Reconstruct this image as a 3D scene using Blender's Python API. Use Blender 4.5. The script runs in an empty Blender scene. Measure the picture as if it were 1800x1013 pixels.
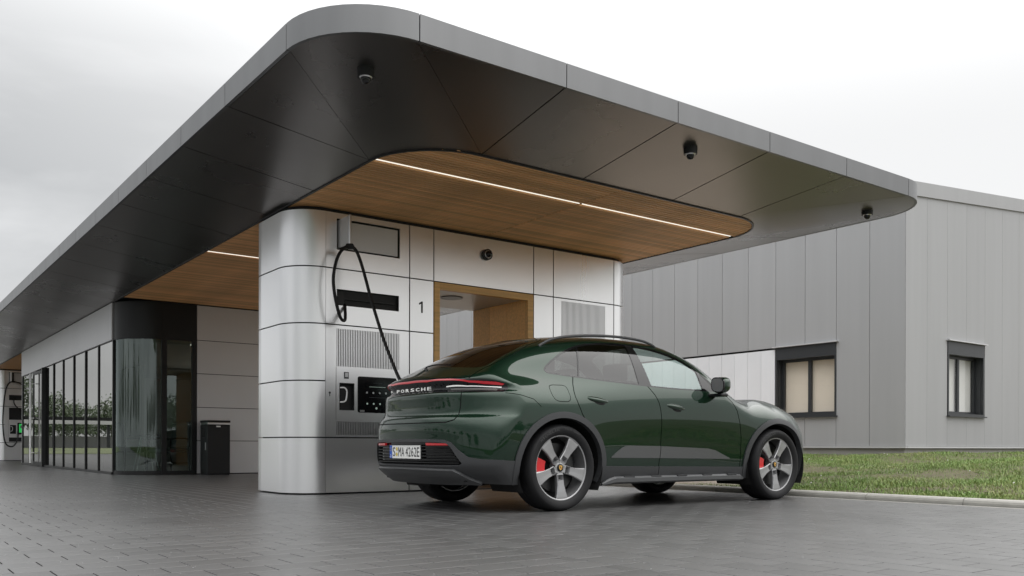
import bpy, bmesh, math, random
import numpy as np
from mathutils import Vector, Matrix
from mathutils.geometry import delaunay_2d_cdt
random.seed(7); RNG = np.random.default_rng(7)
R_ = math.radians
scene = bpy.context.scene
COL = scene.collection

# ------------------------------------------------------------------ camera, sky, sun, exposure
cam = bpy.data.cameras.new('camera'); cam_o = bpy.data.objects.new('camera', cam); COL.objects.link(cam_o)
cam.sensor_width = 36.0; cam.lens = 31.26; cam.shift_y = 0.155; cam.clip_start = 0.05; cam.clip_end = 2000
cam_o.matrix_world = Matrix.Translation((0, 0, 0.537)) @ Matrix.Rotation(R_(-36.5), 4, 'Z') @ Matrix.Rotation(R_(90), 4, 'X') @ Matrix.Rotation(0.0026, 4, 'Z')
scene.camera = cam_o
SUN_AZ = math.atan2(0.92, -0.35)          # direction towards the sun, clockwise from +Y
SUN_EL = R_(60)
w = bpy.data.worlds.new('World'); scene.world = w; w.use_nodes = True
nt = w.node_tree; nt.nodes.clear()
def wn(t, **k):
    n = nt.nodes.new(t)
    for a, b in k.items(): setattr(n, a, b)
    return n
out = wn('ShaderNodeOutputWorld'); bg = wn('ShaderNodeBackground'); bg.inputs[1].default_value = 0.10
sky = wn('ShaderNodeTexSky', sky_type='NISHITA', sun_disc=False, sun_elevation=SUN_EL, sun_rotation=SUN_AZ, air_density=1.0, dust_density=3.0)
tc = wn('ShaderNodeTexCoord'); mp = wn('ShaderNodeMapping'); mp.inputs['Scale'].default_value = (1.0, 1.0, 2.6); mp.inputs['Location'].default_value = (0.95, 0.55, 0.1)
ns = wn('ShaderNodeTexNoise'); ns.inputs['Scale'].default_value = 2.3; ns.inputs['Detail'].default_value = 7; ns.inputs['Roughness'].default_value = 0.52; ns.inputs['Distortion'].default_value = 0.35
rp = wn('ShaderNodeValToRGB'); rp.color_ramp.elements[0].position = 0.42; rp.color_ramp.elements[0].color = (3.25, 3.31, 3.35, 1)
rp.color_ramp.elements[1].position = 0.68; rp.color_ramp.elements[1].color = (5.3, 5.33, 5.35, 1)
# the veil of cloud is brightest round the hidden sun
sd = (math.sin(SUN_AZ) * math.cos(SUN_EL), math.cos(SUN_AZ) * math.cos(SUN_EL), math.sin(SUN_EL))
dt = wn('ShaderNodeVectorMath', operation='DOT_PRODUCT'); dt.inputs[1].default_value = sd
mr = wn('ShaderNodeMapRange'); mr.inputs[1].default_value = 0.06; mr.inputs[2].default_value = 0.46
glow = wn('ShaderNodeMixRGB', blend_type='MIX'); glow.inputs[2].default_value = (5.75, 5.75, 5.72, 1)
mx = wn('ShaderNodeMixRGB', blend_type='MIX'); mx.inputs[0].default_value = 0.95
L = nt.links.new
L(tc.outputs['Generated'], mp.inputs[0]); L(mp.outputs[0], ns.inputs['Vector']); L(ns.outputs[0], rp.inputs[0])
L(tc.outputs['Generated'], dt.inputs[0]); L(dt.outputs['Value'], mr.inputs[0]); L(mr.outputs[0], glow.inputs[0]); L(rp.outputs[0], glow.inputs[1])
# an overcast sky is about three times brighter overhead than near the horizon
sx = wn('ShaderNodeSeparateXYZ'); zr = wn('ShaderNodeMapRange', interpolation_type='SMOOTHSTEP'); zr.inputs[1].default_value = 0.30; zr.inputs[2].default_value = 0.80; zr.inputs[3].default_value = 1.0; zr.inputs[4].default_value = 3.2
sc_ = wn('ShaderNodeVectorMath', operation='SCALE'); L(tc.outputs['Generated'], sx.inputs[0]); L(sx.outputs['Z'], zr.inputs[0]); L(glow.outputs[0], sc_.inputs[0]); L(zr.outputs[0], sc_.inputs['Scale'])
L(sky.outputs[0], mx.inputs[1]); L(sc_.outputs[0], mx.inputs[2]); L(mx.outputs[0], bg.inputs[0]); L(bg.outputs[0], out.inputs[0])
sun = bpy.data.lights.new('sun', 'SUN'); sun.energy = 0.6; sun.angle = R_(75); sun.color = (1, 0.97, 0.93)
sun_o = bpy.data.objects.new('sun', sun); COL.objects.link(sun_o); sun_o.location = (0, 0, 30)
sun_o.rotation_euler = Vector(sd).to_track_quat('Z', 'Y').to_euler()
vs = scene.view_settings; vs.view_transform = 'Standard'; vs.look = 'None'; vs.exposure = 0.7; vs.gamma = 1.0; vs.use_curve_mapping = False

# ------------------------------------------------------------------ materials
def mat(name, col, rough=0.5, metal=0.0, var=0.0, vscale=8.0, bump=0.0, bscale=60.0, coat=0.0, coat_rough=0.03, spec=0.5, rvar=0.0, emit=None, estr=0.0, stretch=None, objvar=0.0, attr=None, aniso=0.0, wear=None):
    m = bpy.data.materials.new(name); m.use_nodes = True; t = m.node_tree; p = t.nodes['Principled BSDF']; lk = t.links.new
    p.inputs['Base Color'].default_value = (*col, 1); p.inputs['Roughness'].default_value = rough; p.inputs['Metallic'].default_value = metal
    p.inputs['Coat Weight'].default_value = coat; p.inputs['Coat Roughness'].default_value = coat_rough; p.inputs['Specular IOR Level'].default_value = spec
    p.inputs['Anisotropic'].default_value = aniso
    if emit: p.inputs['Emission Color'].default_value = (*emit, 1); p.inputs['Emission Strength'].default_value = estr
    co = t.nodes.new('ShaderNodeTexCoord').outputs['Object']
    if stretch:
        mpn = t.nodes.new('ShaderNodeMapping'); mpn.inputs['Scale'].default_value = stretch; lk(co, mpn.inputs[0]); co = mpn.outputs[0]
    def noise(s, d=5):
        n = t.nodes.new('ShaderNodeTexNoise'); n.inputs['Scale'].default_value = s; n.inputs['Detail'].default_value = d; lk(co, n.inputs['Vector']); return n.outputs[0]
    def math_(op, a, b):
        n = t.nodes.new('ShaderNodeMath'); n.operation = op
        for i, v in enumerate((a, b)):
            if isinstance(v, (int, float)): n.inputs[i].default_value = v
            else: lk(v, n.inputs[i])
        return n.outputs[0]
    fac = None
    if var: fac = math_('ADD', math_('MULTIPLY', math_('SUBTRACT', noise(vscale), 0.5), 2.2 * var), 1.0)
    if objvar:
        oi = t.nodes.new('ShaderNodeObjectInfo').outputs['Random']
        f2 = math_('ADD', math_('MULTIPLY', math_('SUBTRACT', oi, 0.5), 2 * objvar), 1.0); fac = f2 if fac is None else math_('MULTIPLY', fac, f2)
    if attr:
        a = t.nodes.new('ShaderNodeAttribute'); a.attribute_name = attr
        f2 = math_('ADD', math_('MULTIPLY', math_('SUBTRACT', a.outputs['Fac'], 0.5), 0.40), 1.0); fac = f2 if fac is None else math_('MULTIPLY', fac, f2)
    if fac is not None:
        v = t.nodes.new('ShaderNodeVectorMath'); v.operation = 'SCALE'; v.inputs[0].default_value = col; lk(fac, v.inputs['Scale']); lk(v.outputs[0], p.inputs['Base Color'])
    if rvar:
        r = math_('ADD', math_('MULTIPLY', math_('SUBTRACT', noise(vscale * 0.7 + 0.3, 6), 0.5), 2.5 * rvar), rough)
        c = t.nodes.new('ShaderNodeClamp'); lk(r, c.inputs[0]); c.inputs[1].default_value = 0.06; lk(c.outputs[0], p.inputs['Roughness'])
    if bump:
        b = t.nodes.new('ShaderNodeBump'); b.inputs['Strength'].default_value = bump; b.inputs['Distance'].default_value = 0.01
        lk(noise(bscale, 4), b.inputs['Height']); lk(b.outputs[0], p.inputs['Normal'])
    return m
def glass(name, tint, refl=(1, 1, 1), ior=1.5, rough=0.0):
    m = bpy.data.materials.new(name); m.use_nodes = True; t = m.node_tree; t.nodes.remove(t.nodes['Principled BSDF']); lk = t.links.new
    o = t.nodes['Material Output']; tr = t.nodes.new('ShaderNodeBsdfTransparent'); tr.inputs[0].default_value = (*tint, 1)
    g = t.nodes.new('ShaderNodeBsdfGlossy'); g.inputs[0].default_value = (*refl, 1); g.inputs['Roughness'].default_value = rough
    f = t.nodes.new('ShaderNodeFresnel'); ge = t.nodes.new('ShaderNodeNewGeometry'); im = t.nodes.new('ShaderNodeMix'); im.inputs[2].default_value = ior; im.inputs[3].default_value = 1 / ior
    lk(ge.outputs['Backfacing'], im.inputs[0]); lk(im.outputs[0], f.inputs[0]); x = t.nodes.new('ShaderNodeMixShader')
    lk(f.outputs[0], x.inputs[0]); lk(tr.outputs[0], x.inputs[1]); lk(g.outputs[0], x.inputs[2]); lk(x.outputs[0], o.inputs[0]); return m
M = dict(
    panel=mat('brushed_aluminium', (.93, .93, .935), .29, .90, var=.04, vscale=1.2, bump=.02, bscale=220, stretch=(1, 1, .06), rvar=.03),
    panel_dim=mat('grey_metal_panel', (.62, .62, .63), .42, .45, var=.04, vscale=1.5, rvar=.03),
    soffit=mat('dark_satin_metal', (.262, .246, .235), .29, .95, var=.06, vscale=.8, rvar=.06),
    fascia=mat('fascia_metal', (.205, .207, .210), .40, .85, stretch=(2.2, 2.2, .25), var=.10, vscale=2.2, rvar=.05),
    dark=mat('black_core', (.012, .012, .013), .6),
    black=mat('black_powder_coat', (.012, .0125, .013), .42, spec=.35, var=.1, vscale=5),
    wood=mat('oiled_oak', (.78, .46, .165), .42, var=.32, vscale=4, stretch=(.7, 9, 9), bump=.15, bscale=40, objvar=.10),
    slat=mat('larch_slat', (.76, .425, .19), .55, var=.35, vscale=3, stretch=(.6, 8, 8), bump=.2, bscale=30, objvar=.18),
    lamp=mat('led_strip', (.9, .9, .88), .4, emit=(1, .93, .82), estr=.62),
    hall=mat('grey_sandwich_panel', (.37, .372, .38), .45, .15, var=.06, vscale=2.2, rvar=.05, objvar=.03, stretch=(2.5, 2.5, .12)),
    hall_white=mat('white_translucent_panel', (.74, .75, .78), .35, var=.04, vscale=2, objvar=.03),
    frame=mat('anthracite_frame', (.045, .048, .052), .4, .3, var=.06),
    concrete=mat('kerb_concrete', (.38, .37, .34), .75, var=.22, vscale=9, bump=.25, bscale=120, objvar=.1),
    added_lawn=mat('unseen_dark_lawn', (.045, .065, .022), .9, var=.4, vscale=.3, spec=.1),
    drop=mat('rain_drop', (.34, .345, .35), .15, coat=1.0),
    added_gravel=mat('unseen_beige_gravel', (.34, .29, .235), .9, var=.3, vscale=40, bump=.5, bscale=90),
    plinth=mat('plinth_concrete', (.33, .32, .30), .8, var=.15, vscale=3, bump=.2, bscale=60),
    paver=mat('wet_paver', (.060, .0595, .0595), .42, var=.24, vscale=.9, bump=.07, bscale=170, rvar=.045, attr='rnd', spec=1.0, coat=.35, coat_rough=.33),
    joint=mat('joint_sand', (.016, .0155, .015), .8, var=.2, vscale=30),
    ground=mat('distant_paving', (.050, .0495, .0495), .42, var=.2, vscale=.6, rvar=.05, coat=.3, coat_rough=.36),
    soil=mat('soil', (.085, .075, .038), .95, var=.4, vscale=6, bump=.4, bscale=40),
    pane_backing=mat('beige_blind', (.82, .74, .64), .7, var=.05, vscale=3),
    skysheet=mat('grey_sky_sheet', (.74, .74, .73), .7, var=.05, vscale=3),  # pale grey standing for sky reflected in the right-hand window
    print_=mat('dark_print', (.02, .02, .022), .6),
    screen=mat('screen_black', (.006, .006, .007), .12),
    icon=mat('screen_icon', (.2, .2, .2), .5, emit=(.62, .85, .72), estr=.16),
    icong=mat('screen_green', (.02, .1, .03), .5, emit=(.05, .75, .16), estr=.30),
    white=mat('white_plastic', (.80, .80, .79), .35),
    rubber=mat('black_rubber', (.012, .012, .013), .5, spec=.3, bump=.05, bscale=90),
    steel=mat('brushed_steel', (.62, .62, .62), .28, 1.0),
    floor_in=mat('shop_floor', (.22, .21, .19), .5, var=.1),
    wall_in=mat('shop_wall', (.42, .40, .36), .8, var=.05),
    seat_in=mat('grey_upholstery', (.07, .075, .08), .8, var=.1, vscale=20),
    shopglass=glass('shop_glass', (.70, .84, .78), (.88, 1, .97), 2.0),
    shopmirror=glass('solar_glass', (.16, .19, .18), (.97, .97, .95), 8.0),
    clear=glass('clear_glass', (.78, .88, .86), ior=1.5),
    tint=glass('privacy_glass', (.09, .095, .09), ior=1.55),
    leaf=mat('hazed_tree_leaf', (.11, .145, .085), .6, var=.5, vscale=1.2, objvar=.25),  # leaf colour paled, distance haze put into it
    bark=mat('bark', (.09, .07, .05), .9, var=.3, vscale=10),
    grass_mix=None,
    paint=mat('dark_green_paint', (.0040, .0225, .0105), .30, .50, coat=1.0, coat_rough=.02, spec=.05),
    clad=mat('satin_grey_cladding', (.026, .027, .029), .46, spec=.32, bump=.03, bscale=400),
    trim=mat('satin_arch_trim', (.046, .0475, .050), .42, spec=.42, bump=.03, bscale=400),
    hallglass=glass('hall_glass', (.95, .95, .94), ior=1.5),
    verge=mat('verge_grass', (.11, .13, .06), .8, var=.4, vscale=.5),
    blade=mat('grey_door_blade', (.135, .138, .142), .36, .6, bump=.02, bscale=400),
    gloss=mat('gloss_black', (.006, .006, .007), .07, spec=.45),
    gap=mat('shut_line_black', (.004, .004, .004), .8),
    red=mat('tail_light_red', (.24, .006, .010), .15, coat=1.0, emit=(1, .02, .045), estr=.13),
    redr=mat('reflector_red_glow', (.30, .012, .016), .2, coat=1.0, emit=(1, .02, .03), estr=.10),  # passive reflectors, brightened by a weak red glow in the material
    clearlens=mat('grey_lens', (.10, .098, .094), .34),
    lampw=mat('white_lamp', (.75, .75, .74), .1, coat=1.0),
    lampon=mat('lit_white_strip', (.8, .8, .79), .2, emit=(1, .99, .96), estr=.22),
    letter=mat('chrome_letter_glow', (.82, .82, .80), .18, .9, emit=(1, 1, .97), estr=.12),  # unlit letters, their shine helped by a faint glow in the material
    tyre=mat('tyre_rubber', (.014, .014, .015), .62, spec=.25, bump=.06, bscale=150, var=.15, vscale=12),
    tyretext=mat('tyre_lettering', (.058, .058, .058), .55),
    alloy=mat('silver_alloy', (.36, .36, .365), .40, .6, var=.03),
    disc=mat('brake_disc', (.07, .07, .07), .4, 1.0),
    caliper=mat('red_caliper', (.62, .012, .02), .3, coat=.8),
    gold=mat('gold_crest', (.75, .48, .12), .35, .6),
    cabin=mat('dark_cabin', (.02, .02, .021), .7),
    plate=mat('plate_white', (.80, .80, .78), .35), blue=mat('plate_blue', (.01, .09, .50), .4),
    yellow=mat('plate_sticker', (.62, .48, .10), .5),
)
def grass_mat():
    m = bpy.data.materials.new('grass'); m.use_nodes = True; t = m.node_tree; p = t.nodes['Principled BSDF']; lk = t.links.new
    g = t.nodes.new('ShaderNodeNewGeometry'); n = t.nodes.new('ShaderNodeTexNoise'); n.inputs['Scale'].default_value = 1.7; n.inputs['Detail'].default_value = 6
    a = t.nodes.new('ShaderNodeAttribute'); a.attribute_name = 'rnd'
    r = t.nodes.new('ShaderNodeValToRGB'); e = r.color_ramp.elements
    e[0].position = .22; e[0].color = (.30, .27, .11, 1); e[1].position = .82; e[1].color = (.215, .345, .06, 1)
    e.new(.40).color = (.23, .29, .08, 1); e.new(.60).color = (.13, .235, .045, 1)
    x = t.nodes.new('ShaderNodeMix'); x.inputs[0].default_value = .34
    lk(g.outputs['Position'], n.inputs['Vector']); lk(n.outputs[0], x.inputs[2]); lk(a.outputs['Fac'], x.inputs[3]); lk(x.outputs[0], r.inputs[0]); lk(r.outputs[0], p.inputs['Base Color'])
    p.inputs['Roughness'].default_value = .55; p.inputs['Subsurface Weight'].default_value = 0.0
    return m
M['grass_mix'] = grass_mat()  # straw to green tones, mixed by position and per blade

# ------------------------------------------------------------------ helpers
def sharp(bm, a=0.6):
    bm.normal_update()
    for e in bm.edges:
        if len(e.link_faces) == 2 and e.calc_face_angle(0) > a: e.smooth = False
def obj(name, me, m=None, parent=None, smooth=False):
    if isinstance(me, bmesh.types.BMesh):
        bm = me; me = bpy.data.meshes.new(name); sharp(bm); bm.to_mesh(me); bm.free()
    if m is not None and not me.materials: me.materials.append(m)
    if smooth: me.shade_smooth()
    o = bpy.data.objects.new(name, me); COL.objects.link(o)
    if parent: o.parent = parent
    return o
def tag(o, label=None, cat=None, group=None, kind=None):
    if label: o['label'] = label
    if cat: o['category'] = cat
    if group: o['group'] = group
    if kind: o['kind'] = kind
    return o
def empty(name, loc, label, cat, group=None, rot=0.0):
    o = bpy.data.objects.new(name, None); COL.objects.link(o); o.location = loc; o.rotation_euler = (0, 0, rot); o.empty_display_size = .1
    return tag(o, label, cat, group)
def pyd(verts, faces, attr=None):
    me = bpy.data.meshes.new('m'); me.from_pydata([tuple(map(float, v)) for v in verts], [], faces); me.validate(); me.update()
    return me
def npmesh(V, Fc, rnd=None):
    # fast quad/tri mesh from numpy arrays
    me = bpy.data.meshes.new('m'); n = len(Fc); k = Fc.shape[1]
    me.vertices.add(len(V)); me.vertices.foreach_set('co', np.ascontiguousarray(V, dtype=np.float32).ravel())
    me.loops.add(n * k); me.loops.foreach_set('vertex_index', np.ascontiguousarray(Fc, dtype=np.int32).ravel())
    me.polygons.add(n); me.polygons.foreach_set('loop_start', np.arange(0, n * k, k, dtype=np.int32))
    me.update(calc_edges=True); me.shade_flat()
    if rnd is not None:
        a = me.attributes.new('rnd', 'FLOAT', 'POINT'); a.data.foreach_set('value', np.ascontiguousarray(rnd, dtype=np.float32))
    return me
def bx(bm, x0, x1, y0, y1, z0, z1, bev=0.0):
    r = bmesh.ops.create_cube(bm, size=1.0); vs_ = r['verts']
    bmesh.ops.scale(bm, vec=(x1 - x0, y1 - y0, z1 - z0), verts=vs_); bmesh.ops.translate(bm, vec=((x0 + x1) / 2, (y0 + y1) / 2, (z0 + z1) / 2), verts=vs_)
    if bev:
        es = list({e for v in vs_ for e in v.link_edges}); bmesh.ops.bevel(bm, geom=es, offset=bev, segments=2, affect='EDGES', profile=.6)
def box(name, x0, x1, y0, y1, z0, z1, m, parent=None, bev=0.0):
    bm = bmesh.new(); bx(bm, x0, x1, y0, y1, z0, z1, bev); return obj(name, bm, m, parent)
def cyl(bm, p0, p1, r0, r1=None, seg=16, caps=True):
    p0, p1 = Vector(p0), Vector(p1); d = p1 - p0; r1 = r0 if r1 is None else r1
    mm = Matrix.Translation((p0 + p1) / 2) @ d.to_track_quat('Z', 'Y').to_matrix().to_4x4()
    bmesh.ops.create_cone(bm, cap_ends=caps, segments=seg, radius1=r0, radius2=r1, depth=d.length, matrix=mm)
def tube(path, r, seg=10, closed=False, sub=6):
    # swept tube along a Catmull-Rom path
    P = [Vector(p) for p in path]; n = len(P); pts = []
    for i in range(n if closed else n - 1):
        a, b, c, d = P[(i - 1) % n if closed else max(i - 1, 0)], P[i], P[(i + 1) % n], P[(i + 2) % n if closed else min(i + 2, n - 1)]
        for k in range(sub):
            t = k / sub; pts.append(.5 * ((2 * b) + (c - a) * t + (2 * a - 5 * b + 4 * c - d) * t * t + (3 * b - a - 3 * c + d) * t ** 3))
    if not closed: pts.append(P[-1])
    bm = bmesh.new(); rings = []; up = None; N = len(pts)
    for i, p in enumerate(pts):
        d = ((pts[(i + 1) % N] if closed or i < N - 1 else p) - (pts[i - 1] if closed or i > 0 else p)).normalized()
        if up is None: up = d.orthogonal().normalized()
        up = (up - d * up.dot(d)).normalized(); s = d.cross(up); rr = r(i / (N - 1)) if callable(r) else r
        rings.append([bm.verts.new(p + (up * math.cos(a) + s * math.sin(a)) * rr) for a in [2 * math.pi * k / seg for k in range(seg)]])
    for i in range(N if closed else N - 1):
        A, B = rings[i], rings[(i + 1) % N]
        for k in range(seg): bm.faces.new((A[k], A[(k + 1) % seg], B[(k + 1) % seg], B[k]))
    if not closed: bm.faces.new(rings[0][::-1]); bm.faces.new(rings[-1])
    for f in bm.faces: f.smooth = True
    return bm
def lathe(prof, axis='Y', seg=48, close=False):
    # prof: (radius, along axis); around local Y
    bm = bmesh.new(); rings = []
    for r, a in prof: rings.append([bm.verts.new((r * math.cos(t), a, r * math.sin(t))) for t in [2 * math.pi * k / seg for k in range(seg)]])
    n = len(rings)
    for i in range(n if close else n - 1):
        A, B = rings[i], rings[(i + 1) % n]
        for k in range(seg): bm.faces.new((A[k], A[(k + 1) % seg], B[(k + 1) % seg], B[k]))
    bmesh.ops.recalc_face_normals(bm, faces=bm.faces)
    for f in bm.faces: f.smooth = True
    return bm
def prism(poly, d0, d1, fn, bev=0.0):
    # poly (a,b) list extruded from depth d0 to d1; fn(a,b,d)->xyz
    bm = bmesh.new(); A = [bm.verts.new(fn(a, b, d0)) for a, b in poly]; B = [bm.verts.new(fn(a, b, d1)) for a, b in poly]; n = len(poly)
    bm.faces.new(A); bm.faces.new(B[::-1])
    for i in range(n): bm.faces.new((A[i], B[i], B[(i + 1) % n], A[(i + 1) % n]))
    bmesh.ops.recalc_face_normals(bm, faces=bm.faces)
    if bev: bmesh.ops.bevel(bm, geom=bm.edges[:], offset=bev, segments=1, affect='EDGES')
    return bm
def holed(a0, a1, b0, b1, holes, d0, d1, fn):
    # rectangular plate with rectangular holes, thickness d0..d1
    A = sorted({a0, a1, *[h[0] for h in holes], *[h[1] for h in holes]}); B = sorted({b0, b1, *[h[2] for h in holes], *[h[3] for h in holes]})
    bm = bmesh.new(); V = {}
    def v(a, b):
        if (a, b) not in V: V[a, b] = bm.verts.new(fn(a, b, d0))
        return V[a, b]
    for i in range(len(A) - 1):
        for j in range(len(B) - 1):
            ca, cb = (A[i] + A[i + 1]) / 2, (B[j] + B[j + 1]) / 2
            if any(h[0] < ca < h[1] and h[2] < cb < h[3] for h in holes): continue
            bm.faces.new((v(A[i], B[j]), v(A[i + 1], B[j]), v(A[i + 1], B[j + 1]), v(A[i], B[j + 1])))
    inv = {id(q): k for k, q in V.items()}; W_ = {k: bm.verts.new(fn(k[0], k[1], d1)) for k in V}
    for e in [e for e in bm.edges if len(e.link_faces) == 1]:
        p, q = e.verts; bm.faces.new((p, q, W_[inv[id(q)]], W_[inv[id(p)]]))
    bmesh.ops.recalc_face_normals(bm, faces=bm.faces)
    return bm
def rrect(a0, a1, b0, b1, r, n=5):
    o = []
    for ca, cb, s in ((a1 - r, b1 - r, 0), (a0 + r, b1 - r, 90), (a0 + r, b0 + r, 180), (a1 - r, b0 + r, 270)):
        for k in range(n + 1): t = R_(s + 90 * k / n); o.append((ca + r * math.cos(t), cb + r * math.sin(t)))
    return o
_txt = {}
def text2d(s):
    # glyph outlines as a unit-height flat mesh: verts (a,b), faces
    if s in _txt: return _txt[s]
    c = bpy.data.curves.new('t', 'FONT'); c.body = s; c.size = 1; c.resolution_u = 3; o = bpy.data.objects.new('t', c); COL.objects.link(o)
    dg = bpy.context.evaluated_depsgraph_get(); ev = o.evaluated_get(dg); me = ev.to_mesh()
    V = np.array([v.co[:2] for v in me.vertices]); Fc = [tuple(p.vertices) for p in me.polygons]; ev.to_mesh_clear()
    bpy.data.objects.remove(o); bpy.data.curves.remove(c); _txt[s] = (V, Fc); return V, Fc
def text(name, s, a0, a1, b0, b1, fn, m, parent, bold=0.0):
    V, Fc = text2d(s); lo, hi = V.min(0), V.max(0); Q = (V - lo) / np.maximum(hi - lo, 1e-6)
    return obj(name, pyd([fn(a0 + q[0] * (a1 - a0), b0 + q[1] * (b1 - b0)) for q in Q], Fc), m, parent)
def text_mesh(s, a0, a1, b0, b1, fn):
    V, Fc = text2d(s); lo, hi = V.min(0), V.max(0); Q = (V - lo) / np.maximum(hi - lo, 1e-6)
    return pyd([fn(a0 + q[0] * (a1 - a0), b0 + q[1] * (b1 - b0)) for q in Q], Fc)
# ------------------------------------------------------------------ ground and paving
CAM = np.array([0, 0, .537]); FW = np.array([math.sin(R_(36.5)), math.cos(R_(36.5)), 0]); RT = np.array([math.cos(R_(36.5)), -math.sin(R_(36.5)), 0])
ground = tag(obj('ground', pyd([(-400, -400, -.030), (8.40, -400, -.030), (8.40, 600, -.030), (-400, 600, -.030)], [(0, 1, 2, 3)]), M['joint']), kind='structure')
far = []
def sheet(name, x0, x1, y0, y1, z, m, parent=None): return obj(name, pyd([(x0, y0, z), (x1, y0, z), (x1, y1, z), (x0, y1, z)], [(0, 1, 2, 3)]), m, parent)
PX0, PX1, PY0, PY1 = -4.05, 8.28, 1.36, 21.28          # the zone laid stone by stone
tag(obj('paving_surface', pyd([(-400, -5, -.004), (PX0, -5, -.004), (PX0, 600, -.004), (-400, 600, -.004),
    (PX0, -5, -.004), (8.40, -5, -.004), (8.40, PY0, -.004), (PX0, PY0, -.004), (PX0, PY1, -.004), (8.40, PY1, -.004), (8.40, 600, -.004), (PX0, 600, -.004)],
    [(0, 1, 2, 3), (4, 5, 6, 7), (8, 9, 10, 11)]), M['ground'], ground), kind='structure')
tag(obj('added_lawn', pyd([(-400, -400, .02), (8.35, -400, .02), (8.35, -5, .02), (-400, -5, .02)], [(0, 1, 2, 3)]), M['added_lawn']), kind='structure')  # unseen lawn, added so the car's flank mirrors something dark and green
BORDER = 2.79                                           # the bond turns here
def stone_cells():
    out = []
    L_, W_ = .27, .18
    j = 0; y = PY0
    while y < PY1 - .01:                                # courses along x, left of the border
        x = PX0 - (L_ / 2 if j % 2 else 0)
        while x < BORDER - .01:
            a, b = max(x, PX0), min(x + L_, BORDER)
            if b - a > .03: out.append((a, b, y, y + W_, 0))
            x += L_
        y += W_; j += 1
    i = 0; x = BORDER
    while x < PX1 - .01:                                # courses along y, right of it
        y = PY0 - (L_ / 2 if i % 2 else 0); b = min(x + W_, PX1)
        while y < PY1 - .01:
            a0, a1 = max(y, PY0), min(y + L_, PY1)
            if a1 - a0 > .03 and b - x > .03: out.append((x, b, a0, a1, 1))
            y += L_
        x += W_; i += 1
    return np.array(out)
cells = stone_cells(); ctr = np.stack([(cells[:, 0] + cells[:, 1]) / 2, (cells[:, 2] + cells[:, 3]) / 2, np.zeros(len(cells))], 1)
rel = ctr - CAM; Yd = rel @ FW; Xd = rel @ RT; pxx = Xd / np.maximum(Yd, .1); pyy = .537 / np.maximum(Yd, .1)
inview = (Yd > 3.3) & (np.abs(pxx) < .59) & (pyy < .1475)
area = np.where(inview, 1 / np.maximum(Yd, .1) ** 3, 0)
under = (ctr[:, 0] > 3.8) & (ctr[:, 0] < 8.5) & (ctr[:, 1] > 5.75)
area[under] *= .02
big = np.argsort(-area)[:290]; single = np.zeros(len(cells), bool); single[big] = True
J, CH = .0032, .0006
def stone_geo(x0, x1, y0, y1, tx, ty, dz):
    cx, cy = (x0 + x1) / 2, (y0 + y1) / 2
    def ring(ins, z): return [(x - cx, y - cy, z + dz + tx * (x - cx) + ty * (y - cy)) for x, y in ((x0 + ins, y0 + ins), (x1 - ins, y0 + ins), (x1 - ins, y1 - ins), (x0 + ins, y1 - ins))]
    return ring(J, -.034) + ring(J, -.0012) + ring(J + CH, 0)
SF = [(8, 9, 10, 11)] + [(4 + k, 4 + (k + 1) % 4, 8 + (k + 1) % 4, 8 + k) for k in range(4)] + [(k, (k + 1) % 4, 4 + (k + 1) % 4, 4 + k) for k in range(4)]
SFa = np.array(SF)
tilt = RNG.normal(0, .0004, (len(cells), 2)); dzs = RNG.normal(0, .00012, len(cells)); rn = RNG.random(len(cells))
V = []; Fq = []; RR = []
keep = np.where(~single & (Yd > 1.0) & (np.abs(pxx) < 1.3))[0]
for n, i in enumerate(keep):
    c = cells[i]; g = np.array(stone_geo(c[0], c[1], c[2], c[3], tilt[i, 0], tilt[i, 1], dzs[i])); g[:, 0] += (c[0] + c[1]) / 2; g[:, 1] += (c[2] + c[3]) / 2
    V.append(g); Fq.append(SFa + 12 * n); RR.append(np.full(12, rn[i]))
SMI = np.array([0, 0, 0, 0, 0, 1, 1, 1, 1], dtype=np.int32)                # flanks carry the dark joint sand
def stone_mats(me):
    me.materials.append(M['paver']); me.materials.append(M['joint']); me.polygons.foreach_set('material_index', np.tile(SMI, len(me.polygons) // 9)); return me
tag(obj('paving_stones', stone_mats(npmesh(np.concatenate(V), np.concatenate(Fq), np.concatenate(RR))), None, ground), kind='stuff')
variants = {}
for i in big:                                           # stones large enough to pick out are objects, sharing a few meshes
    c = cells[i]; key = (round(c[1] - c[0], 3), round(c[3] - c[2], 3), random.randrange(6))
    if key not in variants:
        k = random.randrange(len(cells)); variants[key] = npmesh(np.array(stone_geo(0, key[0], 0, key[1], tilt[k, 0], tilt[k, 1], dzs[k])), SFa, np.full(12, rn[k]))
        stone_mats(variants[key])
    o = bpy.data.objects.new('paving_stone', variants[key]); COL.objects.link(o); o.parent = ground
    o.location = ((c[0] + c[1]) / 2, (c[2] + c[3]) / 2, 0)

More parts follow.
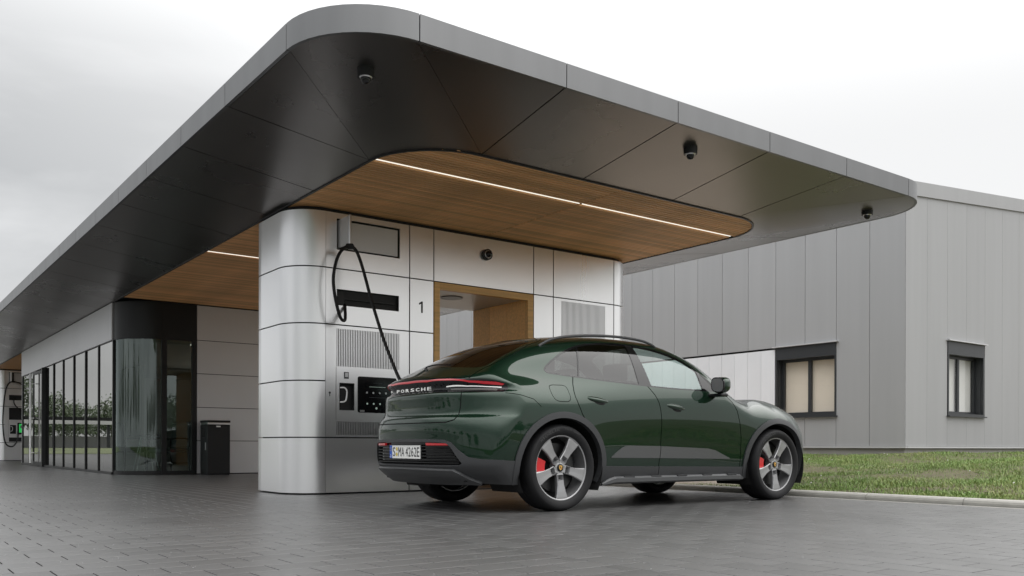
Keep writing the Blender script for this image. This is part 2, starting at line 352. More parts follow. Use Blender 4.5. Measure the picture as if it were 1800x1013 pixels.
# ------------------------------------------------------------------ kerb, bank and grass
kerb = tag(obj('kerb', pyd([(8.40, -30, -.02), (8.53, -30, -.02), (8.53, 60, -.02), (8.40, 60, -.02)], [(0, 1, 2, 3)]), M['joint']), kind='structure')
sheet('gutter_strip', 8.285, 8.36, -30, 60, -.002, M['concrete'], kerb)
kp = [(8.385, -.03), (8.385, .026), (8.392, .045), (8.408, .058), (8.43, .064), (8.47, .066), (8.495, .060), (8.51, .045), (8.515, -.03)]
kmesh = None
for k in range(16):
    if kmesh is None:
        bm = prism(kp, .004, .996, lambda a, b, d: (a, d, b)); kmesh = bpy.data.meshes.new('kerb_stone'); bm.to_mesh(kmesh); bm.free(); kmesh.materials.append(M['concrete'])
    o = obj('kerb_stone', kmesh, None, kerb); o.location = (0, -1.8 + k, 0)
def bank(u, v):
    t = np.clip((u - 8.5) / 6.7, 0, 1.0)
    return .045 + .36 * t ** .9 + .05 * np.sin(u * 1.7 + v * .8) * np.clip(t * 3, 0, 1) * .35 + .02 * np.sin(v * 2.1 + u * .6) * np.clip(t * 4, 0, 1) + np.clip(u - 15.2, 0, 9) * .010
gx = np.concatenate([np.linspace(8.51, 15.6, 40), np.linspace(16, 60, 24)]); gy = np.concatenate([np.linspace(-60, -4, 16), np.linspace(-3.5, 26, 90), np.linspace(28, 120, 14)])
GX, GY = np.meshgrid(gx, gy, indexing='ij'); GV = np.stack([GX, GY, bank(GX, GY)], -1).reshape(-1, 3); nx_, ny_ = GX.shape
idx = np.arange(nx_ * ny_).reshape(nx_, ny_); GF = np.stack([idx[:-1, :-1], idx[1:, :-1], idx[1:, 1:], idx[:-1, 1:]], -1).reshape(-1, 4)
tag(obj('grass_bank', npmesh(GV, GF), M['soil'], smooth=True), kind='structure')
def blades(n, u0, u1, v0, v1, hmin, hmax, seed, clump=1):
    r = np.random.default_rng(seed); u = r.uniform(u0, u1, n); v = r.uniform(v0, v1, n)
    # patchy height
    f = .55 + .45 * np.sin(u * 2.3 + 1.7 * np.sin(v * 1.9)) * np.sin(v * 1.3 + 1.1 * np.sin(u * 2.9)) + r.normal(0, .22, n); f = np.clip(f, .22, 1.5)
    q_ = np.sin(u * 1.1 + 2 * np.sin(v * .9)) * np.sin(v * 1.7 + 1.3 * np.sin(u * 1.3)); g_ = ~((q_ > .80) & (r.random(n) < .75)) & ~((v > .71 * u + .55) & (u < 15.15) & (u > 8.7)); u, v, f = u[g_], v[g_], f[g_]; n = len(u)
    h = (hmin + (hmax - hmin) * r.random(n) ** 2) * f; a = r.uniform(0, 2 * np.pi, n); le = r.uniform(.15, .95, n) * h; wd = r.uniform(.0020, .0045, n)
    z = bank(u, v) - .005; d = np.stack([np.cos(a), np.sin(a), 0 * a], 1); s = np.stack([-np.sin(a), np.cos(a), 0 * a], 1)
    P = np.stack([u, v, z], 1); up = np.array([0, 0, 1.])
    b0 = P - s * wd[:, None]; b1 = P + s * wd[:, None]; m = P + d * le[:, None] * .35 + up * h[:, None] * .62; t = P + d * le[:, None] + up * h[:, None]
    V = np.stack([b0, b1, m + s * wd[:, None] * .8, m - s * wd[:, None] * .8, t + s * wd[:, None] * .1, t - s * wd[:, None] * .1], 1).reshape(-1, 3)
    k = np.arange(n)[:, None] * 6; Fb = np.concatenate([k + np.array([[0, 1, 2, 3]]), k + np.array([[3, 2, 4, 5]])], 0)
    rnd = np.repeat(np.clip(r.normal(.5, .22, n), 0, 1), 6); return V, Fb, rnd
parts_ = [blades(270000, 8.52, 15.2, 1.5, 11.6, .016, .056, 3), blades(50000, 15.2, 22, 1.5, 8.6, .018, .056, 4), blades(24000, 8.53, 8.95, .5, 9.1, .02, .055, 5), blades(26000, 9.0, 15.1, 12.5, 24, .03, .09, 6), blades(2200, 9.2, 15.2, 1.5, 11.5, .08, .14, 9)]
o_ = 0; VV = []; FF = []; RN = []
for a, b, c in parts_: VV.append(a); FF.append(b + o_); RN.append(c); o_ += len(a)
tag(obj('grass', npmesh(np.concatenate(VV), np.concatenate(FF), np.concatenate(RN)), M['grass_mix']), kind='stuff')
gv = []
gq = [(8.56 + .33 * i, 8.56 + .33 * (i + 1)) for i in range(20)]; GVx = []; GFx = []
for i, (a, b) in enumerate(gq):
    rows_ = np.linspace(0, 1, 16)
    for t in rows_:
        for u in (a, b): y0 = .71 * u + .55; yv = y0 + (24 - y0) * t ** 1.6; GVx.append((u, yv, float(bank(u, yv)) + .012))
    GFx += [(32 * i + 2 * k, 32 * i + 2 * k + 1, 32 * i + 2 * k + 3, 32 * i + 2 * k + 2) for k in range(15)]
tag(obj('added_gravel_bed', pyd(GVx, GFx), M['added_gravel'], smooth=True), kind='structure')  # unseen gravel, added to warm what the canopy soffit reflects
r = np.random.default_rng(12)                           # small white clover heads
bm = bmesh.new()
for k in range(22):
    u, v = r.uniform(9, 15), r.uniform(2.5, 9.5); bmesh.ops.create_icosphere(bm, subdivisions=1, radius=.008, matrix=Matrix.Translation((u, v, float(bank(u, v)) + .042)))
tag(obj('clover_flowers', bm, M['white']), kind='stuff')

bm = bmesh.new()                                        # rain beading on the stones
r = np.random.default_rng(21)
for k in range(520):
    Yk = 3.7 + 5.2 * r.random() ** 1.3; a = r.uniform(-.6, .6); q = CAM + Yk * (FW + a * RT); s = r.uniform(.0012, .0032)
    if q[0] < 8.2 and not (q[0] > 3.5 and q[1] > 5.6): bmesh.ops.create_icosphere(bm, subdivisions=1, radius=s, matrix=Matrix.Translation((q[0], q[1], .001)) @ Matrix.Diagonal((1, 1, .7, 1)))
tag(obj('rain_drops', bm, M['drop'], smooth=True), kind='stuff')
# ------------------------------------------------------------------ charging pavilion
ZR = [.012, .635, 1.265, 1.90, 2.53, 3.16]; G = .007
def arc_panel(cu, cv, r, a0, a1, z0, z1, th=.02, n=10, ext=0.0, extdir=None):
    # curved corner panel; optional straight run after the arc
    pts = [(cu + r * math.cos(R_(a0 + (a1 - a0) * k / n)), cv + r * math.sin(R_(a0 + (a1 - a0) * k / n)), math.cos(R_(a0 + (a1 - a0) * k / n)), math.sin(R_(a0 + (a1 - a0) * k / n))) for k in range(n + 1)]
    if ext: e = pts[-1]; pts.append((e[0] + extdir[0] * ext, e[1] + extdir[1] * ext, e[2], e[3]))
    bm = bmesh.new(); rows = []
    for x, y, nx, ny in pts: rows.append([bm.verts.new(p) for p in ((x, y, z0), (x, y, z1), (x - nx * th, y - ny * th, z1), (x - nx * th, y - ny * th, z0))])
    for A, B in zip(rows[:-1], rows[1:]):
        for k in range(4): f = bm.faces.new((A[k], A[(k + 1) % 4], B[(k + 1) % 4], B[k])); f.smooth = k == 0
    bm.faces.new(rows[0]); bm.faces.new(rows[-1][::-1]); bmesh.ops.recalc_face_normals(bm, faces=bm.faces); return bm
def pavilion(V0, label, near=True, group='charging pavilions under the long canopy'):
    UL, UR, r, D = 3.82, 8.96, .39, 1.32
    V1 = V0 + D; T = empty('charging_pavilion', ((UL + UR) / 2, V0 + D / 2, 0), label, 'pavilion', group)
    def P(name, bm, m, par=None, sm=False):
        o = obj(name, bm, m, None, sm); o.parent = par or T
        if par is None: o.matrix_parent_inverse = Matrix.Translation(T.location).inverted()
        return o
    fr = lambda a, b, d: (a, V0 - d, b)
    # black core with the passage left open
    for u0, u1 in ((4.16, 5.60), (7.15, 8.60)):
        P('core', prism([(u0, V0 + .05), (u1, V0 + .05), (u1, V1 - .05), (u0, V1 - .05)], .0, 3.20, lambda a, b, d: (a, b, d)), M['dark'])
    for cu, s in ((4.21, 1), (8.57, -1)):
        P('core', prism([(cu + (r - .05) * math.cos(R_(t)), cv + (r - .05) * math.sin(R_(t))) for cv, ts in ((V0 + r, (range(270, 179, -15) if s > 0 else range(270, 361, 15))), (V1 - r, (range(180, 89, -15) if s > 0 else range(0, 91, 15)))) for t in ts], 0, 3.20, lambda a, b, d: (a, b, d)), M['dark'])
    bm = bmesh.new(); bx(bm, 5.60, 7.15, V0 + .05, V1 - .05, 2.56, 3.20); P('core', bm, M['dark'])
    for k in range(5):                                  # rounded corner panels
        z0, z1 = ZR[k] + G, ZR[k + 1] - G
        P('panel', arc_panel(4.21, V0 + r, r, 270, 180, z0, z1, ext=D - 2 * r - G, extdir=(0, 1)), M['panel'])
        P('panel', arc_panel(8.57, V0 + r, r, 270, 360, z0, z1, ext=D - 2 * r - G, extdir=(0, 1)), M['panel'])
        P('panel', arc_panel(4.21, V1 - r, r, 90, 180, z0, z1), M['panel'])
        P('panel', arc_panel(8.57, V1 - r, r, 90, 0, z0, z1), M['panel'])
    E1, E2, E3, E4, E5, E6 = 4.207, 5.28, 5.614, 7.138, 7.47, 8.563
    def flat(u0, u1, z0, z1, holes=(), m='panel'): return P('panel', holed(u0 + G, u1 - G, z0 + G, z1 - G, list(holes), 0, -.02, fr), M[m])
    flat(E1, E2, ZR[0], ZR[1])
    vent1 = (4.345, 5.145, 1.435, 1.858); vent2 = (4.345, 5.145, .665, .815)
    pk = (4.386, 4.557, .950, 1.245); sc = (4.606, 5.105, .922, 1.334); slot = (4.345, 5.137, 2.120, 2.302); rec = (4.343, 5.147, 2.742, 3.093)
    flat(E1, E2, ZR[1], ZR[3], (vent1, vent2, pk, (4.336, 4.342, .83, 1.43)))
    flat(E1, E2, ZR[3], ZR[4], (slot,)); flat(E1, E2, ZR[4], ZR[5], (rec,))
    for z0, z1 in ((ZR[0], ZR[1]), (ZR[1], ZR[3]), (ZR[3], ZR[4]), (ZR[4], ZR[5])): flat(E2, E3, z0, z1)
    flat(E3, E4, ZR[4], ZR[5])
    for z0, z1 in ((ZR[0], ZR[1]), (ZR[1], ZR[3]), (ZR[3], ZR[4]), (ZR[4], ZR[5])): flat(E4, E5, z0, z1)
    vent3 = (7.611, 8.402, 1.435, 2.492)
    flat(E5, E6, ZR[0], ZR[1]); flat(E5, E6, ZR[1], ZR[4], (vent3,)); flat(E5, E6, ZR[4], ZR[5])
    back = lambda a, b, d: (a, V1 + d, b)
    for u0, u1 in ((E1, E3), (E4, E6)):
        for k in range(5): P('panel', holed(u0 + G, u1 - G, ZR[k] + G, ZR[k + 1] - G, [], 0, -.02, back), M['panel'])
    P('panel', holed(E3 + G, E4 - G, ZR[4] + G, ZR[5] - G, [], 0, -.02, back), M['panel'])
    bm = bmesh.new(); bx(bm, 4.3, 8.5, V0 + .03, V1 - .03, .0, .012); P('plinth', bm, M['dark'])
    # ventilation grilles: upright bars over a black void
    if near:
        barm = {}
        for v in (vent1, vent2, vent3):
            g = P('ventilation_grille', prism([(v[0] - .01, v[2] - .01), (v[1] + .01, v[2] - .01), (v[1] + .01, v[3] + .01), (v[0] - .01, v[3] + .01)], -.030, -.026, fr), M['dark'])
            n = 38; p = (v[1] - v[0]) / n
            key = round(v[3] - v[2], 3)
            if key not in barm:
                bm = bmesh.new(); bx(bm, -.0053, .0053, -.022, -.001, 0, v[3] - v[2]); me = bpy.data.meshes.new('bar'); bm.to_mesh(me); bm.free(); me.materials.append(M['panel']); barm[key] = me
            for k in range(n):
                o = obj('bar', barm[key]); o.parent = g; o.location = (v[0] + p * (k + .62), V0 + .022, v[2]); o.matrix_parent_inverse = Matrix.Translation(T.location).inverted() @ Matrix.Identity(4) if False else Matrix.Identity(4)
                o.matrix_parent_inverse = Matrix.Identity(4)
    # dispenser slot, socket recess, screen
    P('cable_slot', holed(slot[0], slot[1], slot[2], slot[3], [], -.12, -.125, fr), M['dark'])
    bm = bmesh.new(); bx(bm, slot[0] + .03, slot[1] - .05, V0 + .02, V0 + .05, 2.195, 2.212); bx(bm, slot[0], slot[0] + .10, V0 + .01, V0 + .10, 2.13, 2.26); P('cable_tray', bm, M['black'])
    P('socket_recess', holed(pk[0], pk[1], pk[2], pk[3], [], -.07, -.075, fr), M['dark'])
    P('recess_trim', prism(rrect(pk[0] - .004, pk[1] + .004, pk[2] - .004, pk[3] + .004, .02), .004, -.004, fr) if False else holed(pk[0] - .006, pk[1] + .006, pk[2] - .006, pk[3] + .006, [(pk[0] + .004, pk[1] - .004, pk[2] + .004, pk[3] - .004)], .003, -.01, fr), M['black'])
    P('plug_handle', tube([fr(pk[0] - .002, 1.195, -.01), fr(4.425, 1.195, .03), fr(4.450, 1.165, .04), fr(4.452, 1.115, .04), fr(4.440, 1.055, .04), fr(4.415, 1.035, .03), fr(pk[0] - .002, 1.035, -.01)], .0085, 8), M['white'])
    scr = P('screen', prism(rrect(sc[0], sc[1], sc[2], sc[3], .022), .004, -.006, fr), M['screen'])
    def flatq(name, a0, a1, b0, b1, m, d=.0062): return P(name, pyd([fr(a0, b0, d), fr(a1, b0, d), fr(a1, b1, d), fr(a0, b1, d)], [(0, 1, 2, 3)]), M[m], None)
    def disc(name, a, b, r_, m): return P(name, pyd([fr(a + r_ * math.cos(t), b + r_ * math.sin(t), .0062) for t in [k * math.pi / 6 for k in range(12)]], [tuple(range(12))]), M[m])
    if near:
        for k in range(5): disc('screen_icon', 4.725 + .082 * k, 1.026, .011, 'icon')
        for k in range(5): disc('screen_icon', 4.72 + .082 * k, 1.152, .012, 'steel')
        disc('screen_icon', 4.842, .975, .013, 'icon'); flatq('screen_line', 4.75, 4.96, 1.218, 1.222, 'icon'); flatq('screen_line', 4.80, 4.92, 1.262, 1.265, 'frame'); flatq('screen_line', 4.75, 5.02, 1.096, 1.101, 'frame'); flatq('screen_label', 4.632, 4.690, .930, .952, 'steel')
        P('key_reader', holed(4.436, 4.492, 1.300, 1.375, [], .006, -.005, fr), M['frame']); P('key_reader', holed(4.445, 4.483, 1.318, 1.366, [], .0085, .005, fr), M['panel_dim'])
        bm = bmesh.new(); cyl(bm, fr(4.262, 1.135, .004), fr(4.262, 1.135, -.01), .012); bx(bm, 4.258, 4.266, V0 - .003, V0, 1.095, 1.13); P('lock', bm, M['frame'])
    else:
        flatq('screen_panel', 4.66, 4.98, .99, 1.29, 'icong'); flatq('screen_line', 4.70, 4.84, 1.14, 1.24, 'screen', .0075)
    P('number', pyd([fr(a, b, .0022) for a, b in ((5.438, 2.132), (5.460, 2.132), (5.460, 2.268), (5.442, 2.268), (5.408, 2.246), (5.408, 2.226), (5.438, 2.240))], [(0, 1, 2, 6), (2, 3, 6), (3, 4, 5, 6)]) if near else text_mesh('2', 5.404, 5.464, 2.132, 2.268, lambda a, b: fr(a, b, .0022)), M['print_'])
    # recessed bay with swing arm
    P('arm_bay', holed(rec[0], rec[1], rec[2], rec[3], [], -.075, -.08, fr), M['dark'])
    P('bay_plate', holed(rec[0] + .155, rec[1] - .024, rec[2] + .022, rec[3] - .022, [], -.012, -.03, fr), M['panel_dim'])
    # passage lined with oak
    if near:
        bm = bmesh.new(); bx(bm, E3 + .008, E3 + .085, V0 - .006, V0 + .06, .012, 2.524, .003); P('door_post', bm, M['wood']); bm = bmesh.new(); bx(bm, E4 - .098, E4 - .008, V0 - .006, V0 + .06, .012, 2.524, .003); P('door_post', bm, M['wood'])
        bm = bmesh.new(); bx(bm, E3 + .086, E4 - .099, V0 - .006, V0 + .06, 2.440, 2.524, .003); P('door_head', bm, M['wood'])
        for n in range(3):
            w0 = V0 + .062 + n * .405
            bm = bmesh.new(); bx(bm, E4 - .092, E4 - .07, w0, w0 + .401, .012, 2.46); P('plank', bm, M['wood'])
            bm = bmesh.new(); bx(bm, E3 + .06, E3 + .08, w0, w0 + .401, .012, 2.46); P('plank', bm, M['wood'])
        bm = bmesh.new(); bx(bm, E3 + .04, E4 - .04, V0 + .061, V1 - .02, 2.462, 2.50); P('passage_ceiling', bm, M['panel_dim'])
        bm = bmesh.new(); cyl(bm, (6.20, V0 + .52, 2.452), (6.20, V0 + .52, 2.463), .145, seg=32); P('ceiling_speaker', bm, M['frame'])
    return T
PAV = pavilion(9.18, 'brushed metal charging pavilion with oak lined doorway behind the green car')
PAV2 = pavilion(35.4, 'second charging pavilion with green lit screen, far left beyond the glazed shop', near=False)
# ---- swing arms and cables hang on the pavilions
def arm(V0, label, near):
    T = empty('cable_arm', (4.36, V0, 2.9), label, 'cable arm', 'swing arms holding charging cables')
    A = Matrix.Translation(T.location).inverted()
    o = box('arm_plate', 4.365, 4.385, V0 - .235, V0 + .05, 2.765, 3.075, M['panel_dim'], T); o.matrix_parent_inverse = A
    bm = bmesh.new(); cyl(bm, (4.385, V0 - .245, 2.752), (4.385, V0 - .245, 3.085), .017, seg=20); o = obj('arm_post', bm, M['steel' if near else 'white'], T); o.matrix_parent_inverse = A
    return T
arm(9.18, 'hinged metal arm swung out over the cable loop on the near pavilion', True); arm(35.4, 'hinged metal arm on the far pavilion left of the shop', False)
CABLE_PATH = [(4.452, 9.2, 2.135), (4.401, 9.08, 2.014), (4.366, 9.02, 1.934), (4.296, 8.96, 1.934), (4.236, 8.92, 2.023), (4.185, 8.9, 2.201), (4.172, 8.9, 2.366), (4.209, 8.91, 2.545), (4.277, 8.925, 2.674), (4.377, 8.935, 2.739), (4.452, 8.92, 2.697), (4.499, 8.86, 2.511), (4.532, 8.72, 2.151), (4.565, 8.52, 1.73), (4.58, 8.32, 1.422), (4.591, 8.18, 1.234), (4.62, 8.02, 1.03), (4.65, 7.82, 0.93), (4.67, 7.64, 0.95), (4.68, 7.55, 0.99)]
# ------------------------------------------------------------------ cables
def cable(path, label, r=.018):
    T = empty('charging_cable', path[0], label, 'charging cable', 'charging cables hanging from swing arms'); A = Matrix.Translation(T.location).inverted()
    o = obj('cable', tube(path, r, 10, sub=8), M['rubber'], T); o.matrix_parent_inverse = A; return T, A
c1, A1 = cable(CABLE_PATH, 'thick black charging cable looped from the near pavilion to the green car')
bm = prism([(-.036, -.005), (.036, -.005), (.062, -.062), (-.062, -.062)], -.026, .026, lambda a, b, d: (4.385 + a * .80 + d * .6, 8.935 - a * .6 + d * .8, 2.772 + b), .006)
o = obj('cable_clamp', bm, M['rubber'], c1); o.matrix_parent_inverse = A1
cable([(4.50, 35.34, 2.20), (4.47, 35.15, 2.0), (4.60, 35.1, 1.82), (4.85, 35.2, 1.72)], 'short black cable tail under the dark slot on the far pavilion', .020)
cable([(4.80, 35.2, 2.62), (4.60, 35.16, 2.72), (4.385, 35.15, 2.75), (4.22, 35.1, 2.50), (4.14, 35.05, 1.90), (4.12, 35.05, 1.2), (4.20, 35.05, .62), (4.42, 35.1, .50), (4.58, 35.2, .72), (4.62, 35.34, 1.02)], 'long black charging cable loop on the far pavilion left of the shop', .022)

# ------------------------------------------------------------------ canopy
UW0, UW1, UF0, UF1, VW0, VF0, VEND = 3.85, 8.97, 2.50, 10.30, 6.70, 5.43, 43.0
ZW, ZB, ZT = 3.205, 3.395, 3.588
CAN = empty('canopy', (6.4, 12.0, ZT), 'long metal canopy with rounded corners and timber soffit over the charging bays', 'canopy'); AC = Matrix.Translation(CAN.location).inverted()
def C(name, bm, m, par=None, sm=False):
    o = obj(name, bm, m, par or CAN, sm)
    o.matrix_parent_inverse = AC if par is None else Matrix.Identity(4)
    return o
RF, RW = .70, .75
def arcpts(cu, cv, r, a0, a1, n): return [(cu + r * math.cos(R_(a0 + (a1 - a0) * k / n)), cv + r * math.sin(R_(a0 + (a1 - a0) * k / n))) for k in range(n + 1)]
NA = 12
fl = arcpts(UF0 + RF, VF0 + RF, RF, 180, 270, NA); fr_ = arcpts(UF1 - RF, VF0 + RF, RF, 270, 360, NA)
wl = arcpts(UW0 + RW, VW0 + RW, RW, 180, 270, NA); wr = arcpts(UW1 - RW, VW0 + RW, RW, 270, 360, NA)
vj = [UW0]; vjs = [VW0 + RW + 1.25 * k for k in range(29)]
def fascia(pts):
    # upright band with a folded lower lip
    bm = bmesh.new(); rows = []
    for i, (x, y) in enumerate(pts):
        a = pts[max(i - 1, 0)]; b = pts[min(i + 1, len(pts) - 1)]; d = Vector((b[0] - a[0], b[1] - a[1], 0)).normalized(); n = Vector((d.y, -d.x, 0))
        q = Vector((x, y, 0)); rows.append([bm.verts.new(q + n * k + Vector((0, 0, z))) for k, z in ((0, ZB), (0, ZT), (-.10, ZT + .004), (-.10, ZT - .02), (-.02, ZT - .02), (-.02, ZB + .012), (-.03, ZB + .012), (-.03, ZB))])
    for A, B in zip(rows[:-1], rows[1:]):
        for k in range(8): f = bm.faces.new((A[k], B[k], B[(k + 1) % 8], A[(k + 1) % 8])); f.smooth = (k == 0 and len(pts) > 2)
    bm.faces.new(rows[0][::-1]); bm.faces.new(rows[-1]); bmesh.ops.recalc_face_normals(bm, faces=bm.faces); return bm
g = .004
fs = [VF0 + RF] + vjs + [VEND]
for a, b in zip(fs[:-1], fs[1:]): C('fascia_panel', fascia([(UF0, b - g), (UF0, a + g)]), M['fascia'])
C('fascia_panel', fascia([(UF0, VF0 + RF - g)] + fl[1:-1] + [(UF0 + RF - .005, VF0)]), M['fascia'])
uj = [UF0 + RF, 4.55, 5.83, 7.11, 8.39, UF1 - RF]
for a, b in zip(uj[:-1], uj[1:]): C('fascia_panel', fascia([(a + g, VF0), (b - g, VF0)]), M['fascia'])
C('fascia_panel', fascia([(UF1 - RF + g, VF0)] + fr_[1:-1] + [(UF1, VF0 + RF - g)]), M['fascia'])
for a, b in zip(fs[:-1], fs[1:]): C('fascia_panel', fascia([(UF1, a + g), (UF1, b - g)]), M['fascia'])
def soff(quads):
    # thin sloped sheet; quads = list of rows (outer point, inner point)
    bm = bmesh.new(); rows = []
    for o_, i_ in quads:
        rows.append([bm.verts.new(p) for p in ((o_[0], o_[1], ZB + .001), (i_[0], i_[1], ZW), (i_[0], i_[1], ZW + .012), (o_[0], o_[1], ZB + .011))])
    for A, B in zip(rows[:-1], rows[1:]):
        for k in range(4):
            vs_ = [A[k], A[(k + 1) % 4], B[(k + 1) % 4], B[k]]
            f = bm.faces.new(vs_); f.smooth = k == 0 and len(quads) > 2
    bm.faces.new(rows[0][::-1]); bm.faces.new(rows[-1]); bmesh.ops.remove_doubles(bm, verts=bm.verts, dist=1e-4); bmesh.ops.recalc_face_normals(bm, faces=bm.faces); return bm
lip = .03; q = .007
oL, oR, oF = UF0 + lip, UF1 - lip, VF0 + lip
fl2 = arcpts(UF0 + RF, VF0 + RF, RF - lip, 180, 270, NA); fr2 = arcpts(UF1 - RF, VF0 + RF, RF - lip, 270, 360, NA)
for a, b in zip(vjs, vjs[1:] + [VEND]):
    C('soffit_panel', soff([((oL, a + q), (UW0, a + q)), ((oL, b - q), (UW0, b - q))]), M['soffit']); C('soffit_panel', soff([((oR, a + q), (UW1, a + q)), ((oR, b - q), (UW1, b - q))]), M['soffit'])
def tri(p, q_, s):
    z = lambda t: ZW if t[2] else ZB + .001
    bm = bmesh.new(); cx = [sum(t[i] for t in (p, q_, s)) / 3 for i in (0, 1)]
    pts = [(t[0] + (cx[0] - t[0]) * .012, t[1] + (cx[1] - t[1]) * .012, z(t)) for t in (p, q_, s)]
    A = [bm.verts.new(t) for t in pts]; B = [bm.verts.new((t[0], t[1], t[2] + .011)) for t in pts]; bm.faces.new(A); bm.faces.new(B[::-1])
    for k in range(3): bm.faces.new((A[k], B[k], B[(k + 1) % 3], A[(k + 1) % 3]))
    bmesh.ops.recalc_face_normals(bm, faces=bm.faces); return bm
C('soffit_panel', tri((UW0, VW0 + RW, 1), (oL, VW0 + RW, 0), (oL, VF0 + RF, 0)), M['soffit']); C('soffit_panel', tri((UW1, VW0 + RW, 1), (oR, VW0 + RW, 0), (oR, VF0 + RF, 0)), M['soffit'])
C('soffit_panel', soff(list(zip(fl2, wl))), M['soffit']); C('soffit_panel', soff(list(zip(fr2, wr))), M['soffit'])
C('soffit_panel', tri((UW0 + RW, VW0, 1), (4.55, oF, 0), (UF0 + RF, oF, 0)), M['soffit']); C('soffit_panel', tri((UW1 - RW, VW0, 1), (8.39, oF, 0), (UF1 - RF, oF, 0)), M['soffit'])
ui = [UW0 + RW, 5.83, 7.11, UW1 - RW]; uo = [4.55, 5.83, 7.11, 8.39]
for k in range(3): C('soffit_panel', soff([((uo[k] + q, oF), (ui[k] + q, VW0)), ((uo[k + 1] - q, oF), (ui[k + 1] - q, VW0))]), M['soffit'])
# dark backing behind the sheets, roof deck on top
deck = [(UF0 + .05, VEND)] + arcpts(UF0 + RF, VF0 + RF, RF - .05, 180, 270, NA) + arcpts(UF1 - RF, VF0 + RF, RF - .05, 270, 360, NA) + [(UF1 - .05, VEND)]
C('roof_deck', prism(deck, ZT - .06, ZT - .01, lambda a, b, d: (a, b, d)), M['panel_dim'])
C('backing_board', prism(deck, ZB + .03, ZB + .05, lambda a, b, d: (a, b, d)), M['dark'])
wood_out = [(UW0 - .02, 39.0)] + arcpts(UW0 + RW, VW0 + RW, RW + .02, 180, 270, NA) + arcpts(UW1 - RW, VW0 + RW, RW + .02, 270, 360, NA) + [(UW1 + .02, 39.0)]
C('ceiling_board', prism(wood_out, ZW + .024, ZW + .034, lambda a, b, d: (a, b, d)), M['dark'])
# black edge strip round the timber field
edge = wl + wr; ed = []
bm = bmesh.new(); rows = []
pe = [(UW0, 39.0)] + wl + wr + [(UW1, 39.0)]
for i, (x, y) in enumerate(pe):
    a = pe[max(i - 1, 0)]; b = pe[min(i + 1, len(pe) - 1)]; d = Vector((b[0] - a[0], b[1] - a[1], 0)).normalized(); n = Vector((-d.y, d.x, 0))
    rows.append([bm.verts.new((x + n.x * k, y + n.y * k, z)) for k, z in ((0, ZW - .012), (.022, ZW - .012), (.022, ZW + .02), (0, ZW + .02))])
for A, B in zip(rows[:-1], rows[1:]):
    for k in range(4): bm.faces.new((A[k], B[k], B[(k + 1) % 4], A[(k + 1) % 4]))
bmesh.ops.recalc_face_normals(bm, faces=bm.faces); C('edge_trim', bm, M['black'])
# timber slats run across, in two lengths
PIT = .060; UM = 6.41
def span(v):
    if v < VW0 + RW: t = math.sqrt(max(RW ** 2 - (VW0 + RW - v) ** 2, 0)); return UW0 + RW - t + .03, UW1 - RW + t - .03
    return UW0 + .03, UW1 - .03
LIGHTS = (7.405, 12.29)
smesh = {}
rows_ = []
v = VW0 + .05
while v < 17.0:
    if not any(abs(v - l) < .030 for l in LIGHTS): rows_.append(v)
    v += PIT
def slat_bm(bm, a, b, y): bx(bm, a, b, y - .0200, y + .0200, ZW - .004, ZW + .018)
def dist_(v): return v
n_single = 0; stuffbm = bmesh.new()
for v in rows_:
    a, b = span(v)
    for s0, s1 in ((a, UM - .006), (UM + .006, b)):
        hidden = 9.2 < v < 10.5
        if n_single < 292 and not hidden:
            key = round(s1 - s0, 3)
            if key not in smesh:
                bm = bmesh.new(); bx(bm, 0, s1 - s0, -.0200, .0200, -.004, .018); me = bpy.data.meshes.new('slat'); bm.to_mesh(me); bm.free(); me.materials.append(M['slat']); smesh[key] = me
            o = obj('slat', smesh[key], None, CAN); o.location = (s0, v, ZW); o.matrix_parent_inverse = AC; n_single += 1
        else: slat_bm(stuffbm, s0, s1, v)
v = 28.95
while v < 38.9:
    slat_bm(stuffbm, UW0 + .03, UW1 - .03, v); v += PIT
tag(C('slats', stuffbm, M['slat']), kind='stuff')
for l in LIGHTS + (33.5,):
    for s0, s1 in ((UW0 + .02, UM - .02), (UM + .02, UW1 - .06)):
        bm = bmesh.new(); bx(bm, s0, s1, l - .005, l + .005, ZW - .001, ZW + .012); C('light_strip', bm, M['lamp'])
# ------------------------------------------------------------------ dome cameras
def dome(p, label, n=(0, 0, -1), r=.062):
    T = empty('security_camera', p, label, 'security camera', 'black dome cameras on the canopy'); n = Vector(n); P0 = Vector((0, 0, 0))
    bm = bmesh.new(); cyl(bm, P0 - n * .03, n * .048, r * 1.08, r * 1.02, 28); obj('housing', bm, M['black'], T)
    bm = bmesh.new(); cyl(bm, n * .048, n * .056, r * .78, r * .70, 28); obj('lens_ring', bm, M['steel'], T)
    bm = bmesh.new(); bmesh.ops.create_uvsphere(bm, u_segments=24, v_segments=14, radius=r * .62, matrix=Matrix.Translation(n * .060)); obj('lens_dome', bm, M['gloss'], T, True); return T
dome((3.06, 5.98, 3.335), 'black dome camera under the rounded near left corner of the canopy'); dome((6.33, 5.74, 3.345), 'black dome camera under the middle of the long front canopy edge'); dome((9.66, 5.98, 3.345), 'black dome camera under the far right tip of the canopy')
dome((6.38, 9.18, 2.946), 'round black camera on the metal panel above the oak doorway', (0, -1, 0), .066)

